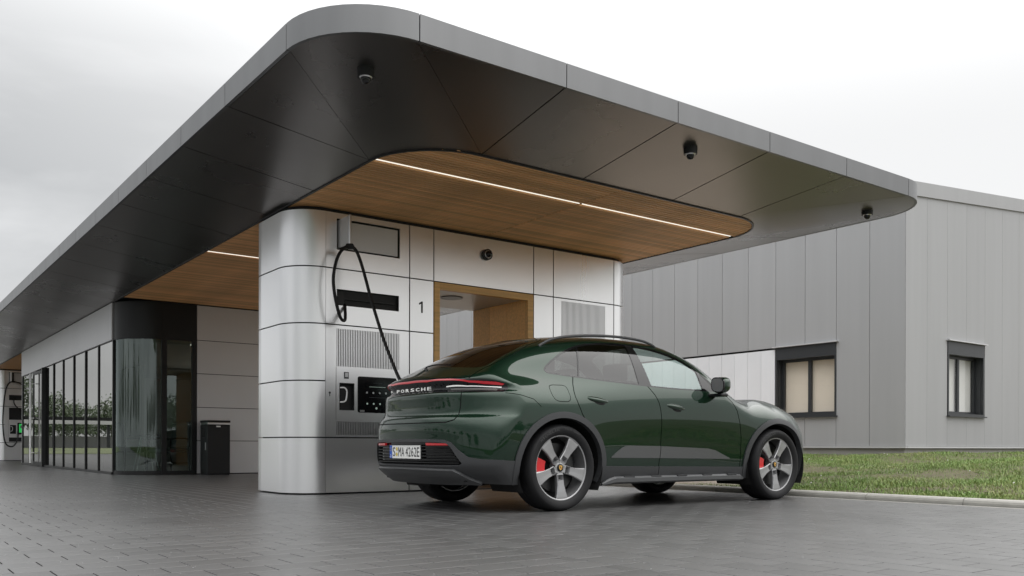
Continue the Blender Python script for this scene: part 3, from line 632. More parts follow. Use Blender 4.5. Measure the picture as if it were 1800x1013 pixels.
# ------------------------------------------------------------------ glazed shop
V2, VS1, SR = 17.0, 28.75, .70
SH = empty('glazed_shop', (6.4, 22.0, 0), 'glazed shop with mirrored panes and rounded glass corner under the canopy', 'shop'); AS = Matrix.Translation(SH.location).inverted()
def S(name, bm, m, par=None, sm=False):
    o = obj(name, bm, m, par or SH, sm); o.matrix_parent_inverse = AS if par is None else Matrix.Identity(4); return o
def Sb(name, x0, x1, y0, y1, z0, z1, m, par=None, bev=0):
    bm = bmesh.new(); bx(bm, x0, x1, y0, y1, z0, z1, bev); return S(name, bm, M[m], par)
UG = 3.87; v0 = V2 + SR; pane = (VS1 - v0) / 9
Sb('sill', UG - .03, UG + .05, v0, VS1, 0, .045, 'black')
for k in range(10):
    if k == 6: Sb('mullion', UG - .075, UG + .06, v0 + k * pane - .05, v0 + k * pane + .05, .0, 2.50, 'black')
    else: Sb('mullion', UG - .012, UG + .06, v0 + k * pane - .026, v0 + k * pane + .026, .046, 2.50, 'black')
for k in range(9):
    if k == 6: continue
    a, b = v0 + k * pane + .027, v0 + (k + 1) * pane - .027; dl = random.uniform(-.003, .003)
    S('window_pane', pyd([(UG + .010 + dl, a, .046), (UG + .010 - dl, b, .046), (UG + .010 - dl, b, 2.498), (UG + .010 + dl, a, 2.498)], [(0, 3, 2, 1)]), M['shopmirror'])
d0, d1 = v0 + 6 * pane + .052, v0 + 7 * pane - .03     # the door leaf stands a little open
DL = bpy.data.objects.new('door', None)
bm = bmesh.new()
for a, b, c, d in ((0, .06, .02, 2.46), (d1 - d0 - .06, d1 - d0, .02, 2.46), (.06, d1 - d0 - .06, .02, .12), (.06, d1 - d0 - .06, 2.38, 2.46)): bx(bm, -.02, .02, a, b, c, d)
dr = obj('door', bm, M['black'], SH); dr.matrix_parent_inverse = AS; dr.location = (UG, d0, 0); dr.rotation_euler = (0, 0, R_(4))
obj('door_pane', pyd([(-.004, .06, .12), (-.004, d1 - d0 - .06, .12), (-.004, d1 - d0 - .06, 2.38), (-.004, .06, 2.38)], [(0, 3, 2, 1)]), M['shopmirror'], dr)
bm = bmesh.new(); cyl(bm, (-.11, d1 - d0 - .16, .08), (-.11, d1 - d0 - .16, 2.42), .024, seg=14)
for z in (.35, 1.25, 2.15): cyl(bm, (-.02, d1 - d0 - .16, z), (-.11, d1 - d0 - .16, z), .012, seg=10)
obj('door_handle', bm, M['white'], dr)
fj = [v0] + [v0 + 3 * pane, v0 + 6 * pane, VS1]
for a, b in zip(fj[:-1], fj[1:]): Sb('fascia_board', UG - .03, UG + .05, a + .004, b - .004, 2.506, 3.19, 'panel_dim', None, .003)
cg = arcpts(UG + SR, V2 + SR, SR, 180, 270, 14)
def bent(pts, z0, z1, th, m, name):
    bm = bmesh.new(); rows = []; cx, cy = UG + SR, V2 + SR
    for x, y in pts:
        n = Vector((x - cx, y - cy, 0)).normalized(); rows.append([bm.verts.new((x - n.x * t, y - n.y * t, z)) for t, z in ((0, z0), (0, z1), (th, z1), (th, z0))])
    for A, B in zip(rows[:-1], rows[1:]):
        for k in range(4): f = bm.faces.new((A[k], A[(k + 1) % 4], B[(k + 1) % 4], B[k])); f.smooth = k in (0, 2)
    bm.faces.new(rows[0]); bm.faces.new(rows[-1][::-1]); bmesh.ops.recalc_face_normals(bm, faces=bm.faces); return S(name, bm, M[m])
bent(cg, 0, .075, .06, 'black', 'corner_sill'); bent(cg, 2.50, 3.19, .06, 'black', 'corner_fascia')
bm = bmesh.new(); rows = [[bm.verts.new((x, y, z)) for z in (.076, 2.498)] for x, y in arcpts(UG + SR, V2 + SR, SR - .02, 181, 269, 20)]
for A, B in zip(rows[:-1], rows[1:]): f = bm.faces.new((A[0], B[0], B[1], A[1])); f.smooth = True
S('curved_pane', bm, M['shopglass'])
UP = 5.19
Sb('mullion', UG + SR - .02, UG + SR + .075, V2 - .005, V2 + .06, 0, 2.499, 'black'); Sb('mullion', UP - .09, UP - .004, V2 - .005, V2 + .06, 0, 2.499, 'black'); Sb('sill', UG + SR + .076, UP - .091, V2, V2 + .06, 0, .075, 'black'); Sb('corner_fascia', UG + SR + .001, UP - .004, V2 - .002, V2 + .06, 2.50, 3.19, 'black')
S('window_pane', pyd([(UG + SR + .076, V2 + .02, .076), (UP - .091, V2 + .02, .076), (UP - .091, V2 + .02, 2.498), (UG + SR + .076, V2 + .02, 2.498)], [(0, 1, 2, 3)]), M['shopglass'])
for k in range(5): Sb('wall_panel', UP + .004, UW1, V2, V2 + .02, ZR[k] + .006, ZR[k + 1] - .006 + (.03 if k == 4 else 0), 'panel_dim')
Sb('wall_core', UP, UW1 - .02, V2 + .021, V2 + .12, 0, 3.19, 'dark'); Sb('side_wall', UW1 - .12, UW1, V2 + .13, 21.4, 0, 3.19, 'wall_in'); Sb('side_wall', UW1 - .12, UW1, 23.4, VS1, 0, 3.19, 'wall_in'); Sb('side_wall', UW1 - .12, UW1, 21.4, 23.4, 0, .9, 'wall_in'); Sb('side_wall', UW1 - .12, UW1, 21.4, 23.4, 2.4, 3.19, 'wall_in')
Sb('rear_wall', UG, UW1 - .12, VS1 + .03, VS1 + .15, 0, 3.19, 'panel_dim'); fp = [(UG + .07, VS1)] + arcpts(UG + SR, V2 + SR, SR - .07, 180, 270, 10) + [(UW1 - .13, V2 + .13), (UW1 - .13, VS1)]
S('shop_floor', prism(fp, .0, .02, lambda a, b, d: (a, b, d)), M['floor_in']); S('shop_ceiling', prism(fp, 2.62, 2.66, lambda a, b, d: (a, b, d)), M['wall_in'])
Sb('inner_wall', 5.9, 6.0, 24.0, VS1, .021, 2.61, 'wall_in')
bm = bmesh.new(); cyl(bm, (5.6, 18.6, 2.60), (5.6, 18.6, 2.621), .05); S('ceiling_lamp', bm, M['lamp'])
def lounge(x, y, rot, label):
    T = empty('lounge_chair', (x, y, .02), label, 'chair', 'grey chairs inside the shop', rot)
    bm = bmesh.new(); bx(bm, -.28, .28, -.27, .27, .38, .47, .03); obj('seat', bm, M['seat_in'], T)
    bm = bmesh.new(); bx(bm, -.26, .26, .24, .32, .48, .98, .035); obj('backrest', bm, M['seat_in'], T)
    for s in (-1, 1):
        obj('armrest', tube([(s * .29, .26, .66), (s * .31, 0, .67), (s * .30, -.24, .64)], .018, 8), M['black'], T)
        for t in (-.24, .24):
            bm = bmesh.new(); cyl(bm, (s * .30, t * 1.15, 0), (s * .27, t, .64 if t else .4), .014, seg=8); obj('leg', bm, M['black'], T)
    return T
lounge(5.02, 18.25, R_(-70), 'grey upholstered armchair behind the narrow flat shop window'); lounge(4.42, 19.2, R_(120), 'grey upholstered armchair behind the curved corner glass')
T = empty('bistro_table', (4.72, 18.75, .02), 'small round table between the two armchairs inside the shop', 'table')
bm = bmesh.new(); cyl(bm, (0, 0, .70), (0, 0, .73), .32, seg=32); obj('table_top', bm, M['black'], T)
for k in range(5): bm = bmesh.new(); a = k * 1.2566; cyl(bm, (.26 * math.cos(a), .26 * math.sin(a), 0), (.10 * math.cos(a), .10 * math.sin(a), .70), .010, seg=8); obj('leg', bm, M['steel'], T)
# ------------------------------------------------------------------ waste bin
T = empty('waste_bin', (5.36, 16.6, 0), 'tall black waste bin standing against the grey shop wall', 'waste bin')
def tb(name, x0, x1, y0, y1, z0, z1, m, bev=.006): bm = bmesh.new(); bx(bm, x0, x1, y0, y1, z0, z1, bev); return obj(name, bm, M[m], T)
tb('body', -.16, .26, -.2, .22, .02, .93, 'black', .012); tb('lid', -.165, .265, -.205, .225, .97, 1.01, 'black', .01); tb('top_rim', -.155, .255, -.195, .215, .931, .969, 'steel'); tb('foot', -.15, .25, -.19, .21, 0, .02, 'dark', 0); tb('slot', -.1635, -.161, -.05, .12, .70, .88, 'gap', 0); tb('label_plate', .0, .08, -.2035, -.2005, .885, .91, 'steel', 0); tb('latch', -.172, -.160, -.12, -.09, .46, .60, 'steel', .003)

# ------------------------------------------------------------------ grey hall
HU, HV, HT = 15.2, 8.65, 5.35
HA = empty('grey_hall', (HU, HV, 0), 'large hall clad in upright grey metal panels behind the grass bank', 'hall'); AH = Matrix.Translation(HA.location).inverted()
def Hh(name, bm, m, par=None):
    o = obj(name, bm, m, par or HA); o.matrix_parent_inverse = AH if par is None else Matrix.Identity(4); return o
lf = lambda a, b, d: (HU - d, a, b)       # left face: a = y
rf = lambda a, b, d: (a, HV - d, b)       # right face: a = x
ZB0 = .565; ZS = 2.57; PW = .70
def hp(fn, a0, a1, b0, b1, m='hall', g_=.0045): return Hh('panel', holed(a0 + g_, a1 - g_, b0, b1, [], 0, -.04, fn), M[m])
wv0, wv1, wz0, wz1 = 10.05, 11.45, 1.175, 2.55
for k in range(24):
    a, b = HV + .004 + k * PW, HV + .004 + (k + 1) * PW
    if k in (2, 3): hp(lf, a, b, ZB0, wz0 - .03); hp(lf, a, b, ZS + .012, HT)
    elif k >= 4:
        hp(lf, a, b, ZS + .012, HT)
        if k == 4:
            pass
    else: hp(lf, a, b, ZB0, HT)
for k in range(24 - 4):
    for s in (0, 1):
        a = 11.47 + k * PW + s * PW / 2; hp(lf, a, a + PW / 2, ZB0, ZS - .03, 'hall_white', .003)
top = lambda u: HT + (u - HU) * .088
wu0, wu1 = 16.68, 18.08
for k in range(20):
    a, b = HU + .006 + k * .73, HU + .006 + (k + 1) * .73
    segs = [(ZB0, None)]
    if k in (2, 3): segs = [(ZB0, wz0 - .03), (ZS + .04, None)]
    for z0, z1 in segs:
        if z1 is None:
            bm = prism([(a + .002, z0), (b - .002, z0), (b - .002, top(b)), (a + .002, top(a))], 0, -.04, rf)
        else: bm = holed(a + .002, b - .002, z0, z1, [], 0, -.04, rf)
        Hh('panel', bm, M['hall'])
# parapet flashing, base trim, plinth, dark core
Hh('parapet_flashing', prism([(HU - .03, top(HU) - .26), (30, top(30) - .26), (30, top(30)), (HU - .03, top(HU))], .03, -.3, rf), M['hall'])
Hh('parapet_flashing', holed(HV + .302, 26, HT - .26, HT, [], .03, -.3, lf), M['hall'])
Hh('base_trim', holed(HV - .02, 25.5, ZB0 - .035, ZB0 - .004, [], .025, -.03, lf), M['panel_dim']); Hh('base_trim', holed(HU + .032, 30, ZB0 - .035, ZB0 - .004, [], .025, -.03, rf), M['panel_dim'])
Hh('plinth', holed(HV + .03, 25.5, -.2, ZB0 - .04, [], -.03, -.1, lf), M['plinth']); Hh('plinth', holed(HU + .101, 30, -.2, ZB0 - .04, [], -.03, -.1, rf), M['plinth'])
def hallwin(fn, a0, a1, far_right, label_m, m_backing):
    W_ = Hh('window', holed(a0 - .0, a1 + .0, wz0 - .02, ZS, [(a0 + .035, a1 - .035, wz0 + .02, ZS - .25)], .012, -.035, fn), M['frame'])
    q = lambda n, bm, m: Hh(n, bm, m, W_)
    q('sill', holed(a0 - .03, a1 + .03, wz0 - .045, wz0 - .021, [], .06, -.03, fn), M['frame']); q('drip_edge', holed(a0 - .05, a1 + .05, ZS + .002, ZS + .022, [], .07, -.03, fn), M['panel_dim'])
    for s, (x0, x1) in enumerate(((a0 + .035, a0 + .045), (a1 - .045, a1 - .035))): q('reveal', holed(x0, x1, wz0 + .02, ZS - .25, [], -.036, -.22, fn), M['frame'])
    q('reveal', holed(a0 + .046, a1 - .046, wz0 - .0, wz0 + .02, [], -.036, -.22, fn), M['frame']); q('reveal', holed(a0 + .046, a1 - .046, ZS - .25, ZS - .23, [], -.036, -.22, fn), M['frame'])
    mid = a0 + (a1 - a0) * (.5 if not far_right else .5)
    q('sash', holed(a0 + .046, a1 - .046, wz0 + .021, ZS - .251, [(a0 + .10, mid - .035, wz0 + .07, ZS - .30), (mid + .035, a1 - .10, wz0 + .07, ZS - .30)], -.15, -.20, fn), M['frame'])
    for x0, x1 in ((a0 + .10, mid - .035), (mid + .035, a1 - .10)):
        q('pane', pyd([fn(x0, wz0 + .07, -.17), fn(x1, wz0 + .07, -.17), fn(x1, ZS - .30, -.17), fn(x0, ZS - .30, -.17)], [(0, 1, 2, 3)] if fn is rf else [(3, 2, 1, 0)]), M['hallglass'])
        q('pane_backing', holed(x0 - .02, x1 + .02, wz0 + .05, ZS - .28, [], -.215, -.22, fn), M[m_backing])  # beige blind on the left face, painted sky reflection on the right
    return W_
hallwin(lf, wv0, wv1, True, None, 'pane_backing'); hallwin(rf, wu0, wu1, False, None, 'skysheet')
Hh('core', holed(HV + .10, 25.4, .3, HT - .3, [], -.24, -.26, lf), M['dark']); Hh('core', holed(HU + .26, 29.9, .3, HT - .3, [], -.24, -.26, rf), M['dark']); Hh('core', holed(11.46, 25.4, ZS - .06, ZS + .04, [], -.045, -.06, lf), M['gap'])
Hh('roof', pyd([(HU, HV, HT - .05), (30, HV, HT - .05), (30, 26, HT - .05), (HU, 26, HT - .05)], [(0, 1, 2, 3)]), M['panel_dim'])

# ------------------------------------------------------------------ trees and carport mirrored in the glass
def tree_meshes(seed):
    r = np.random.default_rng(seed); n = 2600; C_ = r.normal(0, 1, (26, 3)) * np.array([1.25, 1.25, 1.7]) + np.array([0, 0, 5.2]); k = r.integers(0, 26, n)
    P = C_[k] + r.normal(0, .55, (n, 3)); s = r.uniform(.10, .22, n); a = r.normal(0, 1, (n, 3)); a /= np.linalg.norm(a, axis=1)[:, None]; b = np.cross(a, r.normal(0, 1, (n, 3))); b /= np.linalg.norm(b, axis=1)[:, None]
    V = np.stack([P - a * s[:, None], P + b * s[:, None] * .6, P + a * s[:, None], P - b * s[:, None] * .6], 1).reshape(-1, 3); Fq = np.arange(n * 4).reshape(n, 4)
    me = npmesh(V, Fq); me.materials.append(M['leaf'])
    bm = bmesh.new(); cyl(bm, (0, 0, -.1), (0, 0, 3.2), .20, .13, 10)
    for j in range(7): cyl(bm, (0, 0, 2.2 + .15 * j), tuple(C_[j * 3]), .075, .02, 6)
    tm = bpy.data.meshes.new('trunk'); bm.to_mesh(tm); bm.free(); tm.materials.append(M['bark']); return me, tm
TM = [tree_meshes(31), tree_meshes(57)]
rt_ = random.Random(5)
rows3 = [('broadleaf tree of the distant row beyond the carport, mirrored in the shop panes', [(-64 + 2.3 * k + rt_.uniform(-1.2, 1.2), 135 + rt_.uniform(-8, 14), rt_.uniform(.75, 1.05)) for k in range(31)]),
         ('broadleaf tree of the row along the road behind the viewpoint', [(-60 + 5.0 * k + rt_.uniform(-1, 1), -95 + rt_.uniform(-6, 6), rt_.uniform(.85, 1.1)) for k in range(32)]),
         ('broadleaf tree of the row on the open side of the yard, left of the shop', [(-66 + rt_.uniform(-6, 6), -30 + 12 * k, rt_.uniform(.9, 1.3)) for k in range(10)])]
k = 0
for lbl, spots in rows3:
    for x, y, s in spots:
        cr_, tr_ = TM[k % 2]; k += 1; T = empty('broadleaf_tree', (x, y, 0), lbl, 'tree', lbl.replace('broadleaf tree of', 'trees of'), rt_.uniform(0, 6.28)); T.scale = (s * 1.15, s * 1.15, s * rt_.uniform(.85, 1.15))
        obj('crown', cr_, None, T); obj('trunk', tr_, None, T)
T = empty('carport', (-9, 78, 0), 'low flat carport beyond the yard, mirrored in the shop panes', 'carport')
bm = bmesh.new(); bx(bm, -16, 12, -2.5, 2.5, 2.5, 2.75); obj('roof', bm, M['black'], T); bm = bmesh.new(); bx(bm, -16, 12, -2.56, -2.501, 2.2, 2.49); obj('roof_edge', bm, M['panel_dim'], T)
for k in range(8): bm = bmesh.new(); bx(bm, -15.6 + 3.9 * k, -15.4 + 3.9 * k, -2.2, -2.0, 0, 2.5); obj('post', bm, M['frame'], T)
bm = bmesh.new(); bx(bm, -16, 12, 2.2, 2.3, 0, 1.3); obj('rear_screen', bm, M['panel_dim'], T)
tag(obj('verge', pyd([(-60, 62, .02), (8.2, 62, .02), (8.2, 72, .35), (-60, 72, .35), (8.2, 140, .4), (-60, 140, .4)], [(0, 1, 2, 3), (3, 2, 4, 5)]), M['verge']), kind='structure')
# ------------------------------------------------------------------ the car: skin solved from profile curves, cut into panels
def nspline(xs, ys):
    xs=np.asarray(xs,float); ys=np.asarray(ys,float); n=len(xs)
    # pchip-like monotone cubic (smooth, no overshoot); ys may be (n,m)
    h=np.diff(xs); d=(np.diff(ys,axis=0).T/h).T
    m=np.zeros_like(ys)
    if n>2:
        w1=(2*h[1:]+h[:-1]); w2=(h[1:]+2*h[:-1])
        sh=(slice(None),)+(None,)*(ys.ndim-1)
        same=(d[:-1]*d[1:])>0
        with np.errstate(divide='ignore',invalid='ignore'):
            hm=(w1+w2)[sh]/(w1[sh]/d[:-1]+w2[sh]/d[1:])
        # blend harmonic with parabolic for smoothness
        par=(h[1:][sh]*d[:-1]+h[:-1][sh]*d[1:])/(h[1:]+h[:-1])[sh]
        m[1:-1]=np.where(same,np.sign(par)*np.minimum(np.abs(par),2.2*np.minimum(np.abs(d[:-1]),np.abs(d[1:]))),par*0.35)
    m[0]=d[0]; m[-1]=d[-1]
    def f(x):
        x=np.clip(x,xs[0],xs[-1]); i=np.clip(np.searchsorted(xs,x)-1,0,n-2)
        t=(x-xs[i])/h[i]; hh=h[i]
        if ys.ndim>1: t=t[...,None]; hh=hh[...,None]
        t2=t*t;t3=t2*t
        return (2*t3-3*t2+1)*ys[i]+(t3-2*t2+t)*hh*m[i]+(-2*t3+3*t2)*ys[i+1]+(t3-t2)*hh*m[i+1]
    return f
ZN=[.18,.35,.50,.65,.80,.92,1.02,1.12,1.30,1.48,1.66]
XN=[-.95,-.45,0,.5,1.4,2.2,2.9,3.4,3.8]
WT=np.array([
[.80,.87,.905,.92,.925,.905,.865,.775,.66,.58,.52],
[.86,.93,.953,.960,.957,.935,.880,.790,.68,.60,.53],
[.88,.945,.963,.966,.962,.940,.885,.815,.715,.62,.54],
[.85,.912,.934,.945,.950,.936,.900,.845,.752,.647,.56],
[.835,.882,.902,.916,.928,.926,.903,.862,.772,.662,.57],
[.85,.895,.914,.926,.934,.929,.904,.862,.771,.662,.57],
[.88,.940,.957,.960,.953,.922,.865,.81,.745,.65,.57],
[.86,.925,.947,.945,.915,.860,.78,.72,.66,.62,.56],
[.80,.87,.90,.90,.89,.86,.81,.76,.70,.62,.55]])
fz=nspline(ZN,WT.T)            # z -> (.., nx)
def W(x,z):
    x=np.asarray(x,float);z=np.asarray(z,float)
    # evaluate per z then spline in x, on a lookup grid
    gx,gz,G=_grid()
    xi=np.clip((x-gx[0])/(gx[1]-gx[0]),0,len(gx)-1.001);zi=np.clip((z-gz[0])/(gz[1]-gz[0]),0,len(gz)-1.001)
    i=xi.astype(int);j=zi.astype(int);a=xi-i;b=zi-j
    return (G[i,j]*(1-a)*(1-b)+G[i+1,j]*a*(1-b)+G[i,j+1]*(1-a)*b+G[i+1,j+1]*a*b)
_g=[]
def _grid():
    if not _g:
        gx=np.linspace(-1.05,3.9,496);gz=np.linspace(.1,1.7,321)
        A=fz(gz)                     # (nz,nx)
        G=nspline(XN,A.T)(gx)        # (gx,nz)
        def sm(M,ax,n):
            for _ in range(n):
                P=np.concatenate([M.take([0],ax),M,M.take([-1],ax)],ax)
                s=[slice(None)]*2;s0=s[:];s1=s[:];s2=s[:]
                s0[ax]=slice(0,-2);s1[ax]=slice(1,-1);s2[ax]=slice(2,None)
                M=.25*P[tuple(s0)]+.5*P[tuple(s1)]+.25*P[tuple(s2)]
            return M
        G=sm(sm(G,0,60),1,40)
        _g.extend([gx,gz,G])
    return _g
def lut(xs,ys,n=60,lo=None,hi=None):
    f=nspline(xs,ys);g=np.linspace(xs[0],xs[-1],600);v=f(g)
    for _ in range(n):
        v[1:-1]=.25*v[:-2]+.5*v[1:-1]+.25*v[2:]
    return lambda q:np.interp(q,g,v)
h0=lut([-1.1,-.96,-.85,-.68,-.52,-.265,0,.42,.9,1.3,1.6,1.85,2.1,2.4,2.62,2.85,3.1,3.3,3.5,3.68,3.82,3.95],
       [1.05,1.10,1.15,1.235,1.312,1.424,1.496,1.562,1.592,1.588,1.545,1.462,1.315,1.13,1.065,1.038,1.00,.935,.85,.74,.62,.5])
crn=lut([-1.1,-.8,-.3,.4,1.3,1.9,2.2,2.45,2.8,3.9],[.22,.22,.19,.18,.18,.20,.245,.20,.07,.09])
fb=lut([-1.1,2.2,2.7,3.0,3.35,3.7,3.9],[0,0,.015,.034,.026,.0,.0],n=40)
def H(x,y):
    ay=np.abs(y)
    return h0(x)-crn(x)*ay*ay+fb(x)*np.exp(-((ay-.66)/.22)**2)
xr=lut([.15,.25,.33,.40,.50,.60,.68,.735,.775,.80,.84,.90,.955,.985,1.005,1.03,1.06,1.10,1.14,1.3,1.6],
       [-.70,-.80,-.91,-.965,-.975,-.98,-.985,-.978,-.962,-.938,-.932,-.935,-.938,-.92,-.885,-.885,-.925,-.94,-.93,-.9,-.88],n=5)
cr=lut([.15,.35,.6,.73,.85,1.03,1.15,1.6],[.20,.20,.21,.235,.27,.33,.36,.38],n=20)
def R(y,z):
    ay=np.abs(y)/.8
    return xr(z)+cr(z)*(.12*ay**2+.88*ay**3.6)
xf=lut([.15,.28,.42,.6,.75,.9,1.05,1.3],[3.70,3.78,3.83,3.84,3.80,3.74,3.6,3.3],n=20)
def Fr(y,z):
    ay=np.abs(y)/.85
    return xf(z)-.42*(.25*ay**2+.75*ay**3.4)
def smax(a,b,k):
    h=np.clip(.5+.5*(a-b)/k,0,1)
    return b*(1-h)+a*h+k*h*(1-h)
def F(x,y,z):
    side=np.abs(y)-W(x,z)
    top=z-H(x,y)
    rear=R(y,z)-x
    front=x-Fr(y,z)
    kk=np.interp(x,[-1,-.7,-.2,2.4,2.9,3.9],[.05,.07,.10,.10,.24,.26])
    f=smax(side,top*.8,kk)
    f=smax(f,rear*.9,.045)
    f=smax(f,front*.9,.14)
    return f

AX, BX, ZC, PL, TS = -.15, 2.95, .62, .9, .8
def skin(s, t):
    # (s, t) -> point where the ray from the inner spine leaves the body
    s = np.asarray(s, float); t = np.asarray(t, float); cx = np.clip(s, AX, BX); ph = (s - cx) / PL
    nx = np.sin(ph) * np.cos(t); ny = np.cos(ph) * np.cos(t); nz = np.sin(t); lo = np.zeros_like(s); hi = np.full_like(s, 3.2)
    for _ in range(34):
        m = (lo + hi) / 2; ins = F(cx + m * nx, m * ny, ZC + m * nz) < 0; lo = np.where(ins, m, lo); hi = np.where(ins, hi, m)
    return np.stack([cx + lo * nx, lo * ny, ZC + lo * nz], -1)
def grad(P, e=.007):
    g = np.stack([F(P[:, 0] + e, P[:, 1], P[:, 2]) - F(P[:, 0] - e, P[:, 1], P[:, 2]), F(P[:, 0], P[:, 1] + e, P[:, 2]) - F(P[:, 0], P[:, 1] - e, P[:, 2]), F(P[:, 0], P[:, 1], P[:, 2] + e) - F(P[:, 0], P[:, 1], P[:, 2] - e)], -1)
    g[np.abs(P[:, 1]) < 1e-4, 1] = 0
    return g / np.maximum(np.linalg.norm(g, axis=1), 1e-9)[:, None]
def to_st(P):
    P = np.atleast_2d(np.asarray(P, float)); x, y, z = P.T; cx = np.clip(x, AX, BX); dx = x - cx
    return np.stack([cx + PL * np.arctan2(dx, np.abs(y)), np.arctan2(z - ZC, np.hypot(dx, y))], -1)
def solve(lo, hi, fn):
    for _ in range(34):
        m = (lo + hi) / 2; ins = fn(m) < 0; lo = np.where(ins, m, lo); hi = np.where(ins, hi, m)
    return lo
def dens(pts, d=.018):
    pts = [np.asarray(p, float) for p in pts]; o = [pts[0]]
    for a, b in zip(pts[:-1], pts[1:]):
        n = max(1, int(np.ceil(np.linalg.norm(b - a) / d))); o += [a + (b - a) * k / n for k in range(1, n + 1)]
    return np.array(o)
def smooth(pts, sub=6, closed=False):
    P = [np.asarray(p, float) for p in pts]; n = len(P); o = []
    for i in range(n if closed else n - 1):
        a, b, c, d = P[(i - 1) % n if closed else max(i - 1, 0)], P[i], P[(i + 1) % n], P[(i + 2) % n if closed else min(i + 2, n - 1)]
        for k in range(sub): t = k / sub; o.append(.5 * (2 * b + (c - a) * t + (2 * a - 5 * b + 4 * c - d) * t * t + (3 * b - a - 3 * c + d) * t ** 3))
    if not closed: o.append(P[-1])
    return o
def side(pts, sub=0, closed=False, d=.018):          # (x, z) seen from the side
    p = smooth(pts, sub, closed) if sub else list(pts)
    if closed: p = p + [p[0]]
    p = dens(p, d); y = solve(np.zeros(len(p)), np.full(len(p), 1.3), lambda y: F(p[:, 0], y, p[:, 1])); return to_st(np.stack([p[:, 0], y, p[:, 1]], -1))
def rear(pts, sub=0, closed=False, d=.014):          # (y, z) seen from behind
    p = smooth(pts, sub, closed) if sub else list(pts)
    if closed: p = p + [p[0]]
    p = dens(p, d); x = -solve(np.zeros(len(p)), np.full(len(p), 1.4), lambda x: F(-x, p[:, 0], p[:, 1])); return to_st(np.stack([x, p[:, 0], p[:, 1]], -1))
def free(pts, sub=0, closed=False, d=.016):          # 3-D points near the skin
    p = smooth(pts, sub, closed) if sub else list(pts)
    if closed: p = p + [p[0]]
    return to_st(dens(p, d))
def top(pts, sub=0, d=.018):
    p = dens(smooth(pts, sub) if sub else pts, d); z = solve(np.full(len(p), .6), np.full(len(p), 1.8), lambda z: F(p[:, 0], p[:, 1], z)); return to_st(np.stack([p[:, 0], p[:, 1], z], -1))
def inside(poly, q):
    x, y = q[:, 0], q[:, 1]; r = np.zeros(len(q), bool); X, Y = poly[:, 0], poly[:, 1]
    for i in range(len(poly)):
        j = i - 1
        with np.errstate(divide='ignore', invalid='ignore'): c = ((Y[i] > y) != (Y[j] > y)) & (x < (X[j] - X[i]) * (y - Y[i]) / (Y[j] - Y[i]) + X[i])
        r ^= c
    return r
MET = np.array([1.0, TS])
def strip(line, w=.0042):                              # thin closed band along a line (in metric skin space)
    p = line * MET; keepi = [0]
    for i in range(1, len(p)):
        if np.linalg.norm(p[i] - p[keepi[-1]]) > .004: keepi.append(i)
    p = p[keepi]; d = np.gradient(p, axis=0); d /= np.maximum(np.linalg.norm(d, axis=1), 1e-9)[:, None]; n = np.stack([-d[:, 1], d[:, 0]], 1)
    return np.concatenate([p + n * w, (p - n * w)[::-1]]) / MET
def inset(poly, w):
    p = poly * MET; p = p[:-1] if np.allclose(p[0], p[-1]) else p; a = np.roll(p, 1, 0); b = np.roll(p, -1, 0); d = b - a; d /= np.maximum(np.linalg.norm(d, axis=1), 1e-9)[:, None]; n = np.stack([-d[:, 1], d[:, 0]], 1)
    ar = .5 * np.sum(p[:, 0] * b[:, 1] - b[:, 0] * p[:, 1])
    return (p + n * w * (1 if ar > 0 else -1)) / MET
WB, HUBZ = 2.85, .363
def ell(cx, rx, rz, a0=-60, a1=240, n=44): return [(cx + rx * math.cos(R_(a0 + (a1 - a0) * k / n)), HUBZ + .002 + rz * math.sin(R_(a0 + (a1 - a0) * k / n))) for k in range(n + 1)]
def poly_xz(pts): return np.array(pts)
S1, S0 = BX + PL * math.pi / 2, AX - PL * math.pi / 2
# --- outlines
dlo = side([(-.066, 1.190), (-.030, 1.228), (.075, 1.297), (.204, 1.366), (.355, 1.424), (.503, 1.458), (.687, 1.481), (.917, 1.490), (1.160, 1.484), (1.371, 1.458), (1.560, 1.412), (1.700, 1.350), (1.830, 1.262), (1.925, 1.180), (1.985, 1.110), (1.975, 1.076), (1.814, 1.074), (1.510, 1.073), (1.358, 1.075), (1.110, 1.084), (.943, 1.092), (.479, 1.117), (.249, 1.132), (.102, 1.143), (-.020, 1.154), (-.055, 1.165)], 4, True, .012)
dlo_in = inset(dlo, .013)
qdiv = strip(side([(.385, 1.46), (.379, 1.398), (.265, 1.100)]), .008); bpil = side([(1.000, 1.52), (.988, 1.466), (.954, 1.05), (1.130, 1.05), (1.113, 1.089), (1.077, 1.468), (1.07, 1.52)], 0, True)
tridiv = side([(1.795, 1.33), (1.800, 1.05), (1.835, 1.05), (1.83, 1.33)], 0, True)
mid = [(1.060, 1.090), (1.090, 1.050), (1.122, 1.012), (1.150, .955), (1.168, .895), (1.180, .825), (1.188, .735), (1.190, .533), (1.189, .364), (1.196, .262)]
rdr = [(.215, 1.138), (.180, 1.070), (.160, 1.005), (.157, .960), (.172, .893), (.204, .815), (.250, .752)]
AO = (.500, .464); AI = (.448, .412)
arch_t = [p for p in ell(0, *AO) if p[0] > .22 and p[1] > .372]
rear_edge = rdr + sorted(arch_t, key=lambda p: -p[1])[1:]
sill = [(.470, .371), (1.189, .361), (2.352, .345)]
fdf = [(1.978, 1.090), (2.060, 1.055), (2.124, 1.030), (2.184, .978), (2.236, .895), (2.274, .770), (2.300, .630), (2.306, .461), (2.312, .346)]
rear_door = side(rear_edge + [(.476, .3705)] + [(1.189, .361)] + mid[:8][::-1] + [(.943, 1.0945), (.479, 1.1195), (.249, 1.135)], 0, True)
front_door = side(mid[:9] + [(2.312, .3465)] + fdf[::-1] + [(1.814, 1.0765), (1.510, 1.0755), (1.358, 1.0775)], 0, True)
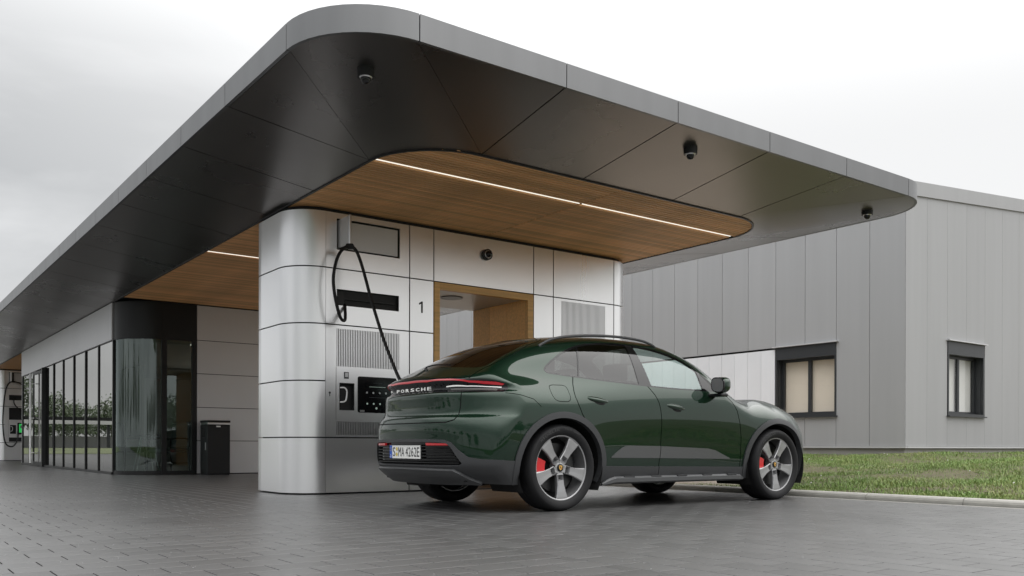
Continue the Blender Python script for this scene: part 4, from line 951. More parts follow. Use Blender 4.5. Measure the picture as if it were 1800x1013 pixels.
fuel = side([(-.080, 1.046), (-.092, .985), (-.078, .938), (-.045, .918), (.010, .914), (.070, .919), (.098, .945), (.101, .985), (.088, 1.048), (.010, 1.056)], 5, True)
blade = side([(.565, .447), (.600, .476), (.690, .530), (.735, .548), (.790, .551), (1.188, .546), (1.840, .525), (1.940, .508), (2.156, .430), (2.150, .424), (1.176, .438), (.568, .444)], 0, True)
a_out_r, a_in_r, a_out_f, a_in_f = (side(ell(c, *k), 0, True) for c, k in ((0, AO), (0, AI), (WB, AO), (WB, AI)))
sill_p = side([(.30, .375)] + sill + [(2.50, .345), (2.50, .16), (.30, .16)], 0, True)
bk = rear([(0, .598), (.17, .599), (.40, .598), (.56, .592), (.62, .570), (.67, .518), (.75, .452), (.84, .436)]); bk = np.concatenate([bk, side([(-.66, .434), (-.513, .424), (-.30, .42)])])
bk_p = np.concatenate([bk, side([(-.3, .1)]), [[S0 - .1, to_st([(-.3, .9, .1)])[0, 1]]], [[S0 - .1, bk[0, 1]]]])
gr = rear([(0, .577), (.30, .576), (.50, .572), (.578, .563), (.618, .530), (.655, .470), (.700, .405), (.672, .385), (.40, .380), (0, .380)]); gr_p = np.concatenate([gr, [[S0 - .1, gr[-1, 1]], [S0 - .1, gr[0, 1]]]])
skid = rear([(0, .366), (.30, .366), (.615, .363), (.655, .335), (.690, .296), (.735, .262)]); skid_p = np.concatenate([skid, rear([(.70, .19), (0, .17)]), [[S0 - .1, to_st([(-.7, 0.001, .17)])[0, 1]], [S0 - .1, skid[0, 1]]]])
refl = rear([(.345, .567), (.575, .563), (.600, .547), (.350, .546)], 0, True)
hous = free([(-.918, 0, 1.103), (-.903, .28, 1.100), (-.85, .46, 1.098), (-.752, .655, 1.090), (-.640, .762, 1.079), (-.560, .812, 1.066), (-.505, .838, 1.045), (-.490, .848, 1.018), (-.505, .855, .990), (-.545, .850, .978), (-.66, .765, .977), (-.78, .64, .978), (-.862, .50, .978), (-.905, .33, .980), (-.915, .07, .984), (-.916, 0, .984)])
hous_p = np.concatenate([hous, [[S0 - .1, hous[-1, 1]], [S0 - .1, hous[0, 1]]]])
red = free([(-.93, 0, 1.087), (-.913, .297, 1.084), (-.85, .46, 1.081), (-.749, .661, 1.070), (-.661, .742, 1.063), (-.56, .810, 1.054), (-.522, .832, 1.045), (-.535, .822, 1.037), (-.655, .738, 1.047), (-.738, .652, 1.052), (-.84, .46, 1.060), (-.905, .284, 1.064), (-.92, 0, 1.065)]); red_p = np.concatenate([red, [[S0 - .1, red[-1, 1]], [S0 - .1, red[0, 1]]]])
wht = free([(-.835, .455, 1.031), (-.74, .62, 1.029), (-.63, .745, 1.0265), (-.537, .820, 1.0225), (-.540, .820, 1.016), (-.63, .745, 1.020), (-.74, .62, 1.022), (-.835, .455, 1.024)], 0, True)
cl = free([(-.815, .49, 1.008), (-.73, .63, 1.007), (-.63, .745, 1.007), (-.565, .805, 1.006), (-.575, .805, .988), (-.63, .75, .987), (-.73, .635, .988), (-.812, .50, .989)], 0, True)
tgs = free([(.16, 0, 1.56), (.156, .25, 1.53), (.150, .46, 1.487), (.06, .525, 1.455), (-.09, .575, 1.405), (-.291, .645, 1.315), (-.50, .668, 1.225), (-.600, .666, 1.181), (-.680, .662, 1.14), (-.745, .657, 1.091), (-.770, .640, 1.03), (-.796, .622, .970), (-.808, .628, .859), (-.835, .634, .785), (-.865, .622, .752), (-.910, .565, .733), (-.955, .40, .730), (-.975, .17, .730), (-.977, 0, .730)])
tg_p = np.concatenate([tgs, [[S0 - .1, tgs[-1, 1]], [S0 - .1, tgs[0, 1]]]])
rg = top([(.06, 0), (.055, .25), (.03, .42), (-.01, .485), (-.09, .535), (-.291, .607), (-.50, .634), (-.585, .628), (-.640, .55), (-.690, .36), (-.712, .15), (-.716, 0)], 3); rg_p = np.concatenate([rg, [[S0 - .1, rg[-1, 1]], [S0 - .1, rg[0, 1]]]]) if rg[-1, 0] < rg[0, 0] - .5 else np.concatenate([rg, [[S0 - .1, rg[-1, 1]], [S0 - .1, 1.7]]])
ws = top([(1.55, 0), (1.56, .30), (1.63, .53), (1.80, .625), (2.0, .70), (2.22, .765), (2.36, .74), (2.52, .45), (2.58, 0)], 3); ws_p = np.concatenate([ws, [[2.58, 1.75], [1.55, 1.75]]])
hood = top([(2.66, 0), (2.62, .35), (2.52, .60), (2.62, .70), (3.0, .63), (3.35, .55), (3.52, .40), (3.56, 0)], 3); hood_p = np.concatenate([hood, [[S1 + .1, hood[-1, 1]], [S1 + .1, 1.8], [2.66, 1.8]]])
hl = free([(3.44, .80, .80), (3.50, .74, .825), (3.60, .58, .80), (3.63, .56, .73), (3.54, .70, .70), (3.46, .79, .715)], 3, True)
fbk = free([(2.9, .9, .43), (3.3, .88, .40), (3.60, .70, .42), (3.75, .40, .55), (3.80, 0, .58)]); fb_p = np.concatenate([fbk, [[S1 + .1, fbk[-1, 1]], [S1 + .1, -.8], [fbk[0, 0], -.8]]])
low = np.concatenate([[[S0 - .2, to_st([(-.86, .001, .245)])[0, 1]]], rear([(.001, .245), (.35, .245), (.66, .25)], d=.05), side([(-.5, .235), (.4, .235), (1.2, .235), (2.4, .235), (3.1, .235)], d=.06), free([(3.45, .6, .24), (3.70, .001, .25)], d=.06), [[S1 + .2, to_st([(3.7, .001, .25)])[0, 1]], [S1 + .2, 1.7], [S0 - .2, 1.7]]])
creasex = []
gaps = [strip(l) for l in (side(rear_edge), side(mid), side(fdf), tgs)] + [strip(np.vstack([fuel, fuel[:1]]), .0026), strip(top([(2.66, 0), (2.62, .35), (2.52, .60), (2.62, .70), (3.0, .63), (3.35, .55), (3.52, .40), (3.56, 0)], 3), .004), strip(np.concatenate([side([(-.235, .865), (-.30, .925)]), free([(-.40, .91, .948), (-.530, .858, .970)])]), .0024)]
# priority order: first region that holds a triangle keeps it
REG = [('hole', [a_in_r, a_in_f]), ('wheel_arch_trim', [a_out_r, a_out_f]), ('tail_light', [red_p]), ('lamp_strip', [wht]), ('clear_lens', [cl]), ('tail_light_housing', [hous_p]), ('gap', gaps), ('fuel_flap', [fuel]),
       ('reflector', [refl]), ('grille_recess', [gr_p]), ('skid_plate', [skid_p]), ('bumper_cladding', [bk_p]), ('front_cladding', [fb_p]), ('sill_cladding', [sill_p]), ('DLO', [dlo]), ('rear_window', [rg_p]), ('windscreen', [ws_p]), ('door_blade', [blade]), ('rear_door', [rear_door]), ('front_door', [front_door]),
       ('headlight', [hl]), ('tailgate', [tg_p]), ('bonnet', [hood_p])]
loops = [p for _, ps in REG for p in ps] + [dlo_in, qdiv, bpil, tridiv]
loops = [np.stack([np.clip(p[:, 0], S0, S1), np.clip(p[:, 1], -.7, math.pi / 2)], 1) for p in loops]
pts = []; edges = []
def addloop(p, closed=True):
    i0 = len(pts); pts.extend(p * MET); n = len(p); edges.extend((i0 + k, i0 + (k + 1) % n) for k in range(n if closed else n - 1))
for p in loops: addloop(p)
lowc = low[:-2].copy(); lowc[:, 0] = np.clip(lowc[:, 0], S0, S1)
addloop(lowc, False)
bnd = np.array([(S0, -.62), (S1, -.62), (S1, math.pi / 2), (S0, math.pi / 2)]); nb = []
for a, b in zip(bnd, np.roll(bnd, -1, 0)):
    m = max(2, int(np.linalg.norm((b - a) * MET) / .025)); nb += [a + (b - a) * k / m for k in range(m)]
addloop(np.array(nb))
gs = np.concatenate([np.arange(S0 + .010, -.15, .0165), np.arange(-.15, S1, .026)]); gt = np.arange(-.60, math.pi / 2 - .005, .0185)
jit = np.random.default_rng(1)
for i, s in enumerate(gs): pts.extend(np.stack([np.full(len(gt), s), gt + (.009 if i % 2 else 0)], 1) * MET)
res = delaunay_2d_cdt([Vector((float(a), float(b))) for a, b in pts], edges, [], 0, 2e-4)
ST = np.array([v[:] for v in res[0]]) / MET; TRI = np.array([f for f in res[2]], dtype=np.int32)
PV = skin(np.clip(ST[:, 0], S0, S1), np.clip(ST[:, 1], -.7, math.pi / 2)); PV[np.isclose(ST[:, 0], S0) | np.isclose(ST[:, 0], S1) | (ST[:, 1] > math.pi / 2 - 1e-6), 1] = 0
NV = grad(PV); cen = ST[TRI].mean(1)
nrm = np.cross(PV[TRI[:, 1]] - PV[TRI[:, 0]], PV[TRI[:, 2]] - PV[TRI[:, 0]]); arr = np.linalg.norm(nrm, axis=1); ok = (arr > 1e-9) & inside(low, cen)
TRI = TRI[ok]; cen = cen[ok]; nrm = nrm[ok]; flip = np.sum(nrm * NV[TRI].mean(1), 1) < 0; TRI[flip] = TRI[flip][:, ::-1]
lab = np.full(len(TRI), -1)
for k, (nme, ps) in enumerate(REG):
    m = np.zeros(len(TRI), bool)
    for p in ps: m |= inside(p, cen)
    lab[(lab < 0) & m] = k
names = [n for n, _ in REG]; L_of = lambda n: names.index(n)
d_ = lab == L_of('DLO'); gi = inside(dlo_in, cen) & d_ & ~inside(qdiv, cen) & ~inside(bpil, cen) & ~inside(tridiv, cen); Pc = PV[TRI].mean(1)
xq = .265 + (Pc[:, 2] - 1.146) * .452
CAR = empty('green_car', (4.74 + 1.42, 6.64, 0), 'dark green five door crossover car with silver five spoke wheels, plugged in at the pavilion', 'car')
CARM = Matrix.Translation((4.74, 6.64, 0)) @ Matrix.Diagonal((1, -1, 1, 1))
def cw(P): P = np.asarray(P, float); return np.stack([P[..., 0] - 1.42, -P[..., 1], P[..., 2]], -1)      # car frame -> local frame of the Empty
def region_mesh(mask, off=0.0, skirt=.012, mirror=0, both=False):
    Tm = TRI[mask]; u, inv = np.unique(Tm, return_inverse=True); Tm = inv.reshape(Tm.shape); P = PV[u]; N = NV[u]; P2 = P + N * off
    E_ = np.concatenate([Tm[:, [0, 1]], Tm[:, [1, 2]], Tm[:, [2, 0]]]); key = np.sort(E_, 1); _, ix, cnt = np.unique(key, axis=0, return_index=True, return_counts=True)
    B = E_[ix[cnt == 1]]; B = B[~((np.abs(P[B[:, 0], 1]) < 1e-3) & (np.abs(P[B[:, 1], 1]) < 1e-3))]
    V = [P2]; Fs = [Tm]; NL = [N[Tm].reshape(-1, 3)]
    if skirt and len(B):
        a, b = P2[B[:, 0]], P2[B[:, 1]]; c, d = b - N[B[:, 1]] * skirt, a - N[B[:, 0]] * skirt; m = len(B); o = len(P2); k = np.arange(m)
        V += [a, b, c, d]; fn_ = np.cross(d - a, b - a); fn_ /= np.maximum(np.linalg.norm(fn_, axis=1), 1e-9)[:, None]
        q1 = np.stack([o + k, o + 3 * m + k, o + 2 * m + k], 1); q2 = np.stack([o + k, o + 2 * m + k, o + m + k], 1); Fs += [q1, q2]; NL += [np.repeat(fn_, 3, 0), np.repeat(fn_, 3, 0)]
    V = np.concatenate(V); Fs = np.concatenate(Fs); NL = np.concatenate(NL)
    def flipm(V, Fs, NL): s = np.array([1, -1, 1]); return V * s, Fs[:, ::-1], (NL.reshape(-1, 3, 3)[:, ::-1] * s).reshape(-1, 3)
    if mirror: V, Fs, NL = flipm(V, Fs, NL)
    if both: v2, f2, n2 = flipm(V, Fs, NL); Fs = np.concatenate([Fs, f2 + len(V)]); V = np.concatenate([V, v2]); NL = np.concatenate([NL, n2])
    # car frame -> world handedness (y is mirrored)
    me = npmesh(cw(V), Fs[:, ::-1]); NW = (NL.reshape(-1, 3, 3)[:, ::-1] * np.array([1, -1, 1])).reshape(-1, 3)
    me.polygons.foreach_set('use_smooth', np.ones(len(Fs), bool)); me.normals_split_custom_set(NW.tolist()); return me
def part(name, mask, m, off=0.0, skirt=.012, both=False, parent=None, label=None):
    if not mask.any(): print('EMPTY REGION', name); return None
    o1 = obj(name, region_mesh(mask, off, skirt, 0, both), M[m], parent or CAR)
    if label: o1['label'] = label
    if not both: o2 = obj(name, region_mesh(mask, off, skirt, 1), M[m], parent or CAR)
    return o1
lm = lambda n: lab == L_of(n)
part('body_shell', lab < 0, 'paint', 0, .02, True); part('rear_door', lm('rear_door'), 'paint', 0, .012); part('front_door', lm('front_door'), 'paint', 0, .012); part('tailgate', lm('tailgate'), 'paint', 0, .012, True); part('bonnet', lm('bonnet'), 'paint', 0, .012, True); part('charge_flap', lm('fuel_flap'), 'paint', 0, .008)
part('shut_line', lm('gap'), 'gap', -.007, 0, True)
part('wheel_arch_trim', lm('wheel_arch_trim') & (Pc[:, 0] < 1.4), 'trim', .014, .05); part('wheel_arch_trim', lm('wheel_arch_trim') & (Pc[:, 0] > 1.4), 'trim', .014, .05); part('sill_cladding', lm('sill_cladding'), 'trim', .009, .03); part('door_blade', lm('door_blade'), 'blade', .007, .012)
part('bumper_cladding', lm('bumper_cladding'), 'trim', .010, .03, True); part('front_cladding', lm('front_cladding'), 'clad', .008, .03, True)
part('grille_recess', lm('grille_recess'), 'gloss', -.030, 0, True); part('skid_plate', lm('skid_plate'), 'blade', .034, .05, True)
part('reflector', lm('reflector'), 'redr', .002, .02); part('headlight', lm('headlight'), 'lampw', .001, .02)
HO = part('tail_light_housing', lm('tail_light_housing'), 'gloss', -.003, .01, True); part('tail_light', lm('tail_light'), 'red', .004, .012, True, HO); part('lamp_strip', lm('lamp_strip'), 'lampon', .002, .01, False, HO); part('clear_lens', lm('clear_lens'), 'clearlens', .0, .01, False, HO)
part('window_trim', d_ & ~gi, 'gloss', -.002, .014); part('quarter_pane', gi & (Pc[:, 0] < xq), 'tint', -.005, .004); part('rear_side_pane', gi & (Pc[:, 0] >= xq) & (Pc[:, 0] < 1.03), 'tint', -.005, .004); part('front_side_pane', gi & (Pc[:, 0] >= 1.03) & (Pc[:, 0] < 1.815), 'clear', -.005, .004); part('sail_panel', gi & (Pc[:, 0] >= 1.815), 'gloss', -.004, .004)
part('rear_window', lm('rear_window'), 'tint', -.004, .01, True); part('windscreen', lm('windscreen'), 'clear', -.004, .01, True)
# --- helper to hang simple meshes on the car (car frame, y to the near side)
def K(name, bm, m, parent=None, smooth_=False, sides=1, label=None):
    for f in bm.faces: f.smooth = smooth_ or f.smooth
    res_ = None
    for s in range(sides):
        b2 = bm.copy() if s < sides - 1 else bm
        for v in b2.verts: v.co = ((v.co.x - 1.42), -(v.co.y if s == 0 else -v.co.y), v.co.z)
        bmesh.ops.recalc_face_normals(b2, faces=b2.faces)
        o = obj(name, b2, M[m], parent or CAR); res_ = res_ or o
        if label: o['label'] = label
    return res_
def yz(x, z): return float(solve(np.zeros(1), np.full(1, 1.3), lambda y: F(np.full(1, x), y, np.full(1, z)))[0])
def rx(y, z): return -float(solve(np.zeros(1), np.full(1, 1.4), lambda x: F(-x, np.full(1, y), np.full(1, z)))[0])
def tz(x, y): return float(solve(np.full(1, .6), np.full(1, 1.8), lambda z: F(np.full(1, x), np.full(1, y), z))[0])
# roof rails
for_rail = [(x, .615, tz(x, .615) + h) for x, h in ((.0, -.004), (.05, .016), (.14, .040), (.30, .052), (.55, .056), (.85, .056), (1.08, .052), (1.25, .040), (1.36, .018), (1.42, -.004))]
rb = tube(for_rail, .0125, 10); K('roof_rail', rb, 'trim', None, True, 2)
# side step bars with pads
bm = bmesh.new(); prof = [(-.035, .012), (.012, .016), (.034, .0), (.030, -.034), (.004, -.050), (-.035, -.050)]; rows = []
for x, zc, sc_ in ((.470, .216, .35), (.56, .250, .9), (.62, .262, 1), (1.4, .262, 1), (2.20, .262, 1), (2.30, .255, .9), (2.355, .236, .35)):
    yb = yz(min(max(x, .5), 2.3), .27); rows.append([bm.verts.new((x, yb + .022 + a * sc_, zc + b * sc_)) for a, b in prof])
for A, B in zip(rows[:-1], rows[1:]):
    for k in range(6): bm.faces.new((A[k], A[(k + 1) % 6], B[(k + 1) % 6], B[k]))
bm.faces.new(rows[0]); bm.faces.new(rows[-1]); bmesh.ops.recalc_face_normals(bm, faces=bm.faces); SB = K('side_step', bm, 'blade', None, False, 2)
for k in range(5):
    x = .80 + k * .345; yb = yz(x, .27); bm = bmesh.new(); bx(bm, x - .075, x + .055, yb + .0, yb + .054, .262, .2815, .006); K('step_pad', bm, 'clad', None, False, 2)
# door handles: lens-shaped grips over a black bulge painting the scoop's shade
for hx, hz in ((.405, .942), (1.375, .907)):
    bm = bmesh.new(); bmesh.ops.create_uvsphere(bm, u_segments=24, v_segments=12, radius=1)
    for v in bm.verts: x, y, z = v.co; X = hx + x * .122; Z = hz + z * .026 - x * .014; v.co = (X, yz(X, Z) - .006 + y * .026, Z)
    h_ = K('door_handle', bm, 'paint', None, True, 2)
    bm = bmesh.new(); bmesh.ops.create_uvsphere(bm, u_segments=20, v_segments=10, radius=1)
    for v in bm.verts: x, y, z = v.co; X = hx + .012 + x * .070; Z = hz - .026 + z * .020 - x * .01; v.co = (X, yz(X, Z) - .004 + y * .0075, Z)
    K('handle_shade', bm, 'gap', None, True, 2)
# wing mirrors
bm = bmesh.new(); bmesh.ops.create_uvsphere(bm, u_segments=28, v_segments=16, radius=1)
for v in bm.verts:
    x, y, z = v.co; e = lambda t, p: math.copysign(abs(t) ** p, t); v.co = (1.905 + e(x, .75) * .085 * (1 if x > 0 else .55), 1.005 + e(y, .7) * .084, 1.130 + e(z, .72) * .076 - .10 * (y * .084) + .02 * x)
MR = K('wing_mirror', bm, 'paint', None, True, 2)
sel = lambda a, b, n, cy, cz: [(cy + math.copysign(abs(math.cos(t)) ** .7, math.cos(t)) * a, cz + math.copysign(abs(math.sin(t)) ** .72, math.sin(t)) * b - .10 * math.copysign(abs(math.cos(t)) ** .7, math.cos(t)) * a) for t in [2 * math.pi * k / n for k in range(n)]]
K('mirror_bezel', prism(sel(.080, .072, 28, 1.005, 1.130), 1.858, 1.872, lambda a, b, d: (d, a, b)), 'gloss', None, False, 2); K('mirror_glass', prism(sel(.071, .063, 28, 1.005, 1.130), 1.8555, 1.8575, lambda a, b, d: (d, a, b)), 'steel', None, False, 2)
bm = bmesh.new(); bx(bm, 1.852, 1.95, .86, 1.06, 1.018, 1.050, .012); K('mirror_foot', bm, 'gloss', None, False, 2)
# rear: grille bars, plate, lettering, wiper, exhaust-free valance
for k in range(6):
    z = .405 + k * .0265; ym = float(np.interp(z, [.40, .47, .53, .565], [.675, .635, .600, .560]))
    for ya, yb in (((-ym, -.278), (.278, ym)) if z > .425 else ((-ym, ym),)):
        bm = bmesh.new(); rows = []
        for y in np.linspace(ya, yb, 13 if z > .425 else 25): x = rx(abs(y), z) + .018; rows.append([bm.verts.new(p) for p in ((x, y, z + .0065), (x - .014, y, z + .002), (x - .014, y, z - .004), (x, y, z - .0065))])
        for A, B in zip(rows[:-1], rows[1:]):
            for q_ in range(4): bm.faces.new((A[q_], A[(q_ + 1) % 4], B[(q_ + 1) % 4], B[q_]))
        bmesh.ops.recalc_face_normals(bm, faces=bm.faces); K('grille_bar', bm, 'black')
px_ = -.966
bm = bmesh.new(); bx(bm, px_ + .003, px_ + .03, -.272, .272, .428, .552, .003); K('plate_holder', bm, 'black')
bm = bmesh.new(); bx(bm, px_, px_ + .003, -.26, .26, .435, .546); PLT = K('number_plate', bm, 'plate')
pf = lambda a, b, d=.0015: (px_ - d - 1.42, -a, b)            # a towards the near side, b up
def quad(name, a0, a1, b0, b1, m, d=.001): return obj(name, pyd([pf(a0, b0, d), pf(a1, b0, d), pf(a1, b1, d), pf(a0, b1, d)], [(0, 1, 2, 3)]), M[m], PLT)
quad('plate_band', -.259, -.216, .436, .545, 'blue')
text('plate_letters', 'D', -.247, -.229, .442, .466, lambda a, b: pf(a, b, .002), M['plate'], PLT)
for k in range(12): a = k * math.pi / 6; quad('plate_star', -.2375 + .0135 * math.cos(a) - .0022, -.2375 + .0135 * math.cos(a) + .0022, .512 + .0135 * math.sin(a) - .0022, .512 + .0135 * math.sin(a) + .0022, 'yellow', .002)
def pchars(s, a0, w, gap_):
    for c in s: text('plate_letters', c, a0, a0 + w * (.55 if c == '1' else 1), .452, .530, lambda a, b: pf(a, b, .0018), M['print_'], PLT); a0 += w + gap_
pchars('S', -.203, .042, 0); pchars('MA', -.106, .046, .008); pchars('4262', .018, .038, .0095); pchars('E', .208, .038, 0)
for z, c in ((.515, 'yellow'), (.469, 'yellow')):
    obj('plate_sticker', pyd([pf(-.134 + .017 * math.cos(t), z + .017 * math.sin(t), .0016) for t in [k * .5236 for k in range(12)]], [tuple(range(12))]), M[c], PLT)
# letters across the black band
wl_ = dict(P=.056, O=.058, R=.056, S=.056, C=.056, H=.058, E=.052); a0 = -.290; gp = (.58 - sum(wl_[c] for c in 'PORSCHE')) / 6
for c in 'PORSCHE':
    V_, Fc_ = text2d(c); lo_, hi_ = V_.min(0), V_.max(0); Q_ = (V_ - lo_) / (hi_ - lo_); w_ = wl_[c]
    P_ = []
    for q_ in Q_: y = a0 + q_[0] * w_; z = 1.006 + q_[1] * .027; P_.append((rx(abs(y), 1.018) - .010 - 1.42, -y, z))
    n_ = len(P_); bme = bmesh.new(); vv = [bme.verts.new(p) for p in P_]
    for f_ in Fc_:
        try: bme.faces.new([vv[i] for i in f_])
        except ValueError: pass
    ex = bmesh.ops.extrude_face_region(bme, geom=bme.faces[:]); bmesh.ops.translate(bme, vec=(.006, 0, 0), verts=[g_ for g_ in ex['geom'] if isinstance(g_, bmesh.types.BMVert)])
    bmesh.ops.recalc_face_normals(bme, faces=bme.faces); obj('badge_letter', bme, M['letter'], CAR); a0 += w_ + gp
wz = tz(-.745, 0); bm = bmesh.new(); cyl(bm, (-.748, -.02, wz - .005), (-.745, -.02, wz + .018), .016, .012, 14); K('wiper_pivot', bm, 'gloss')
K('rear_wiper', tube([(-.745, -.02, wz + .022), (-.72, .10, tz(-.72, .10) + .026), (-.70, .30, tz(-.70, .30) + .020)], .006, 6), 'gloss', None, True)
# wheels
def tyre_prof():
    Rr, r0, w = .3635, .270, .140
    return [(r0, -w * .80), (r0 + .018, -w * .93), (r0 + .045, -w * 1.0), (r0 + .070, -w * .97), (Rr - .012, -w * .86), (Rr - .003, -w * .72), (Rr, -w * .55), (Rr, -w * .02), (Rr - .006, -w * .015), (Rr - .006, w * .015), (Rr, w * .02), (Rr, w * .55), (Rr - .003, w * .72), (Rr - .012, w * .86), (r0 + .070, w * .97), (r0 + .062, w * .985), (r0 + .045, w * 1.0), (r0 + .018, w * .93), (r0 + .006, w * .86), (r0, w * .80)]
tme = bpy.data.meshes.new('tyre'); b_ = lathe(tyre_prof(), seg=72); sharp(b_, .9); b_.to_mesh(tme); b_.free(); tme.materials.append(M['tyre'])
rimp = [(.2865, .118), (.289, .112), (.289, .104), (.280, .096), (.274, .02), (.262, -.11), (.255, -.11), (.262, .02), (.266, .088), (.262, .104), (.262, .110), (.268, .1135), (.276, .1155)]
rme = bpy.data.meshes.new('rim'); b_ = lathe(rimp, seg=72, close=True); sharp(b_, .7); b_.to_mesh(rme); b_.free(); rme.materials.append(M['alloy'])
def spoke_mesh():
    # (radial, half width, depth front) stations; narrow pocket near the hub
    bm = bmesh.new(); st = ((.030, .018, .090), (.060, .037, .096), (.105, .0355, .098), (.150, .0370, .102), (.200, .0470, .108), (.245, .059, .111), (.268, .065, .110)); rows = []
    for r_, hw, d in st: rows.append([bm.verts.new((r_, d - dd, k * hw)) for dd, k in ((.040, -.80), (.007, -1.0), (.0, -.84), (.0012, 0), (.0, .84), (.007, 1.0), (.040, .80))])
    for i, (A, B) in enumerate(zip(rows[:-1], rows[1:])):
        for k in range(6):
            if i == 1 and k in (2, 3): continue
            bm.faces.new((A[k], A[k + 1], B[k + 1], B[k]))
        bm.faces.new((A[6], A[0], B[0], B[6]))
    # pocket walls and floor
    A, B = rows[1], rows[2]; low_ = [bm.verts.new((v.co.x + (.008 if v in A else -.008), .062, v.co.z * .7)) for v in (A[2], A[4], B[4], B[2])]; hi_ = [A[2], A[4], B[4], B[2]]
    for k in range(4):
        q_ = [hi_[k], hi_[(k + 1) % 4], low_[(k + 1) % 4], low_[k]]; bm.faces.new(q_)
    bm.faces.new(rows[0][::-1]); bm.faces.new(rows[-1]); bmesh.ops.recalc_face_normals(bm, faces=bm.faces)
    me = bpy.data.meshes.new('spoke'); bm.to_mesh(me); bm.free(); me.materials.append(M['alloy']); return me
sme = spoke_mesh()
def mk(bm, m): me = bpy.data.meshes.new('m'); sharp(bm); bm.to_mesh(me); bm.free(); me.materials.append(M[m]); return me
hubm = mk(lathe([(.0, .094), (.040, .094), (.050, .088), (.056, .07), (.056, .02), (.0, .02)], seg=36), 'alloy'); capm = mk(lathe([(.0, .1015), (.027, .1005), (.033, .097), (.034, .088)], seg=32), 'gloss')
crest = mk(prism([(-.0165, .016), (-.008, .0195), (0, .018), (.008, .0195), (.0165, .016), (.0160, -.004), (.010, -.015), (0, -.021), (-.010, -.015), (-.0160, -.004)], .100, .1035, lambda a, b, d: (a, d, b)), 'gold')
crb = bmesh.new()
for a, b in ((-.0105, .009), (.0050, -.0085)): bx(crb, a, a + .006, .1030, .1042, b - .004, b + .004)
crestb = mk(crb, 'redr'); crk = bmesh.new(); bx(crk, -.0045, .0045, .1030, .1044, -.006, .006, .001); crestk = mk(crk, 'print_')
discm = mk(lathe([(.055, -.012), (.055, .012), (.08, .022), (.085, .024), (.205, .024), (.205, -.004), (.085, -.004)], seg=56), 'disc')
def arcblock(r0, r1, a0, a1, d0, d1, n=10):
    bm = bmesh.new(); rows = []
    for k in range(n + 1): t = R_(a0 + (a1 - a0) * k / n); rows.append([bm.verts.new((r * math.cos(t), d, r * math.sin(t))) for r, d in ((r0, d0), (r1 * .985, d0), (r1, (d0 + d1) / 2), (r1 * .985, d1), (r0 + .01, d1))])
    for A, B in zip(rows[:-1], rows[1:]):
        for k in range(5): bm.faces.new((A[k], A[(k + 1) % 5], B[(k + 1) % 5], B[k]))
    bm.faces.new(rows[0]); bm.faces.new(rows[-1][::-1]); bmesh.ops.recalc_face_normals(bm, faces=bm.faces); bmesh.ops.bevel(bm, geom=bm.edges[:], offset=.003, segments=1, affect='EDGES'); return mk(bm, 'caliper')
calm = arcblock(.135, .238, 158, 208, .030, .072); drum = mk(lathe([(.20, -.05), (.262, -.05), (.262, -.048), (.20, -.048)], seg=40), 'gap'); backm = mk(lathe([(.0, -.02), (.258, -.03), (.258, -.034), (.0, -.024)], seg=40), 'gap')
boltm = bmesh.new(); cyl(boltm, (0, .070, 0), (0, .097, 0), .0085, .0075, 8); boltm = mk(boltm, 'steel')
def arctext(s, rad, a_mid, h, adv):
    # raised sidewall letters, one mesh per word
    VV_, FF_ = [], []; a = a_mid + adv * (len(s) - 1) / 2
    for c in s:
        if c != ' ':
            V_, Fc_ = text2d(c); lo_, hi_ = V_.min(0), V_.max(0); Q_ = (V_ - lo_) / np.maximum(hi_ - lo_, 1e-6); o0 = len(VV_)
            for q_ in Q_: t = R_(a - (q_[0] - .5) * adv * (.25 if c == 'I' else .78)); r_ = rad + (q_[1] - .5) * h; VV_.append((r_ * math.cos(t), .1405 - .05 * max(0, r_ - .335), r_ * math.sin(t)))
            FF_ += [tuple(i + o0 for i in f_) for f_ in Fc_]
        a -= adv
    me = pyd(VV_, FF_); me.materials.append(M['tyretext']); return me
txa, txb = arctext('MICHELIN', .321, 118, .022, 5.0), arctext('PILOT SPORT', .323, 72, .012, 2.7)
def wheel(x, y, rot, side_, caliper_flip=False):
    wo = obj('wheel', rme, None, CAR); wo.matrix_local = Matrix.Translation((x - 1.42, -y, HUBZ)) @ (Matrix.Diagonal((1, -1, 1, 1)) if side_ > 0 else Matrix.Identity(4)) @ Matrix.Identity(4)
    add = lambda n, me, mtx=Matrix.Identity(4): setattr(obj(n, me, None, wo), 'matrix_local', mtx)
    add('tyre', tme); add('hub', hubm); add('centre_cap', capm); add('crest', crest); add('crest_field', crestb); add('crest_shield', crestk); add('brake_disc', discm); add('brake_caliper', calm); add('wheel_backing', backm)
    add('tyre_lettering', txa); add('tyre_lettering', txb)
    for k in range(5):
        a = R_(rot + 72 * k); add('spoke', sme, Matrix.Rotation(-a, 4, 'Y')); add('wheel_bolt', boltm, Matrix.Rotation(-(a + R_(36)), 4, 'Y') @ Matrix.Translation((.047, 0, 0)))
WY = .815
wheel(0, WY, -87, 1); wheel(WB, WY, -86, 1); wheel(0, -WY, -60, -1); wheel(WB, -WY, -20, -1)
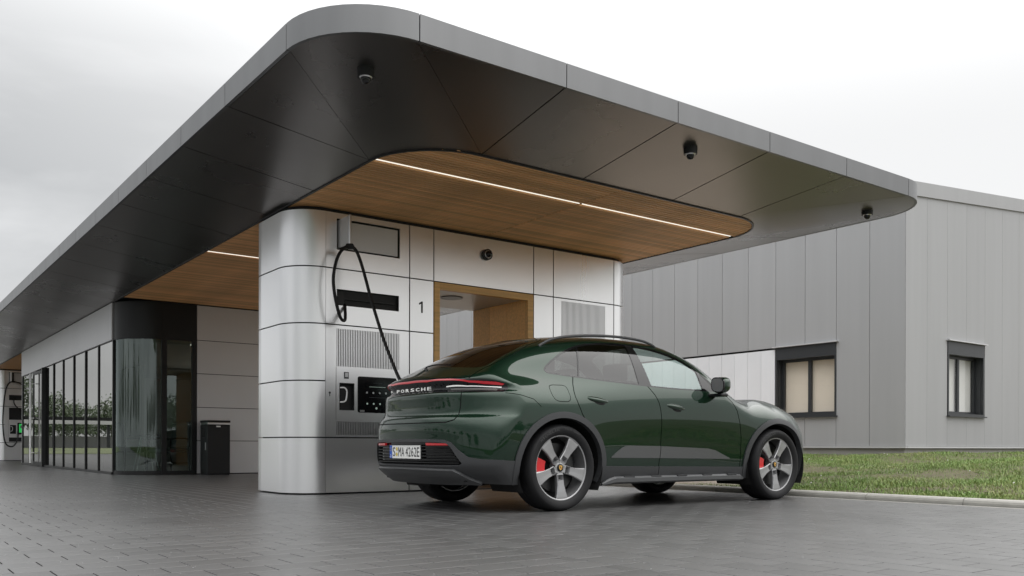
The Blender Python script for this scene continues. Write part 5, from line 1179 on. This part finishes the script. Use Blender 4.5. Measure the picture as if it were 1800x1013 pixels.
# wheel wells and underbody
for c in (0, WB):
    bm = bmesh.new(); rows = []
    for k in range(25): t = R_(-28 + 236 * k / 24); rows.append([bm.verts.new((c + .456 * math.cos(t), y, HUBZ + .424 * math.sin(t))) for y in (.935, .50)])
    for A, B in zip(rows[:-1], rows[1:]): bm.faces.new((A[0], B[0], B[1], A[1]))
    bm.faces.new([r_[1] for r_ in rows]); K('wheel_well', bm, 'gap', None, False, 2)
bm = bmesh.new(); bx(bm, -.40, 3.25, -.55, .55, .215, .26, .01); bx(bm, .46, 2.38, -.86, .86, .215, .26, .01); bx(bm, -.78, -.46, -.66, .66, .25, .30, .01); bx(bm, -.5, -.38, -.6, .6, .25, .30); bx(bm, 3.24, 3.6, -.6, .6, .23, .3); K('underbody', bm, 'gap')
bm = bmesh.new(); bx(bm, -.09, .09, -.62, .62, .22, .34, .02); bx(bm, WB - .09, WB + .09, -.62, .62, .22, .34, .02); K('axle', bm, 'gap')
# cabin
bm = bmesh.new(); bx(bm, -.55, 2.45, -.80, .80, .40, .45); bx(bm, 2.05, 2.5, -.74, .74, .45, .98, .04); bx(bm, -.60, -.1, -.62, .62, .45, 1.02, .03); CB = K('cabin', bm, 'cabin')
def seat(x, y, w):
    bm = bmesh.new(); bx(bm, x - .02, x + .50, y - w, y + w, .55, .70, .04); K('seat', bm, 'seat_in', CB) if False else K('seat', bm, 'cabin')
    bm = bmesh.new(); bx(bm, x - .06, x + .07, y - w * .92, y + w * .92, .66, 1.16, .045)
    for v in bm.verts: v.co.x -= (v.co.z - .66) * .32
    K('seat_back', bm, 'cabin'); bm = bmesh.new(); bx(bm, x - .25, x - .14, y - .13, y + .13, 1.15, 1.33, .035); K('headrest', bm, 'cabin')
for y in (.37, -.37): seat(1.32, y, .25)
for y in (.38, -.38): seat(.42, y, .30)
bm = bmesh.new(); bmesh.ops.create_cone
K('steering_wheel', tube([(1.93 + .06 * math.sin(a), -.37 + .17 * math.cos(a), 1.0 + .165 * math.sin(a)) for a in [k * math.pi / 6 for k in range(12)]], .014, 8, True), 'cabin', None, True)
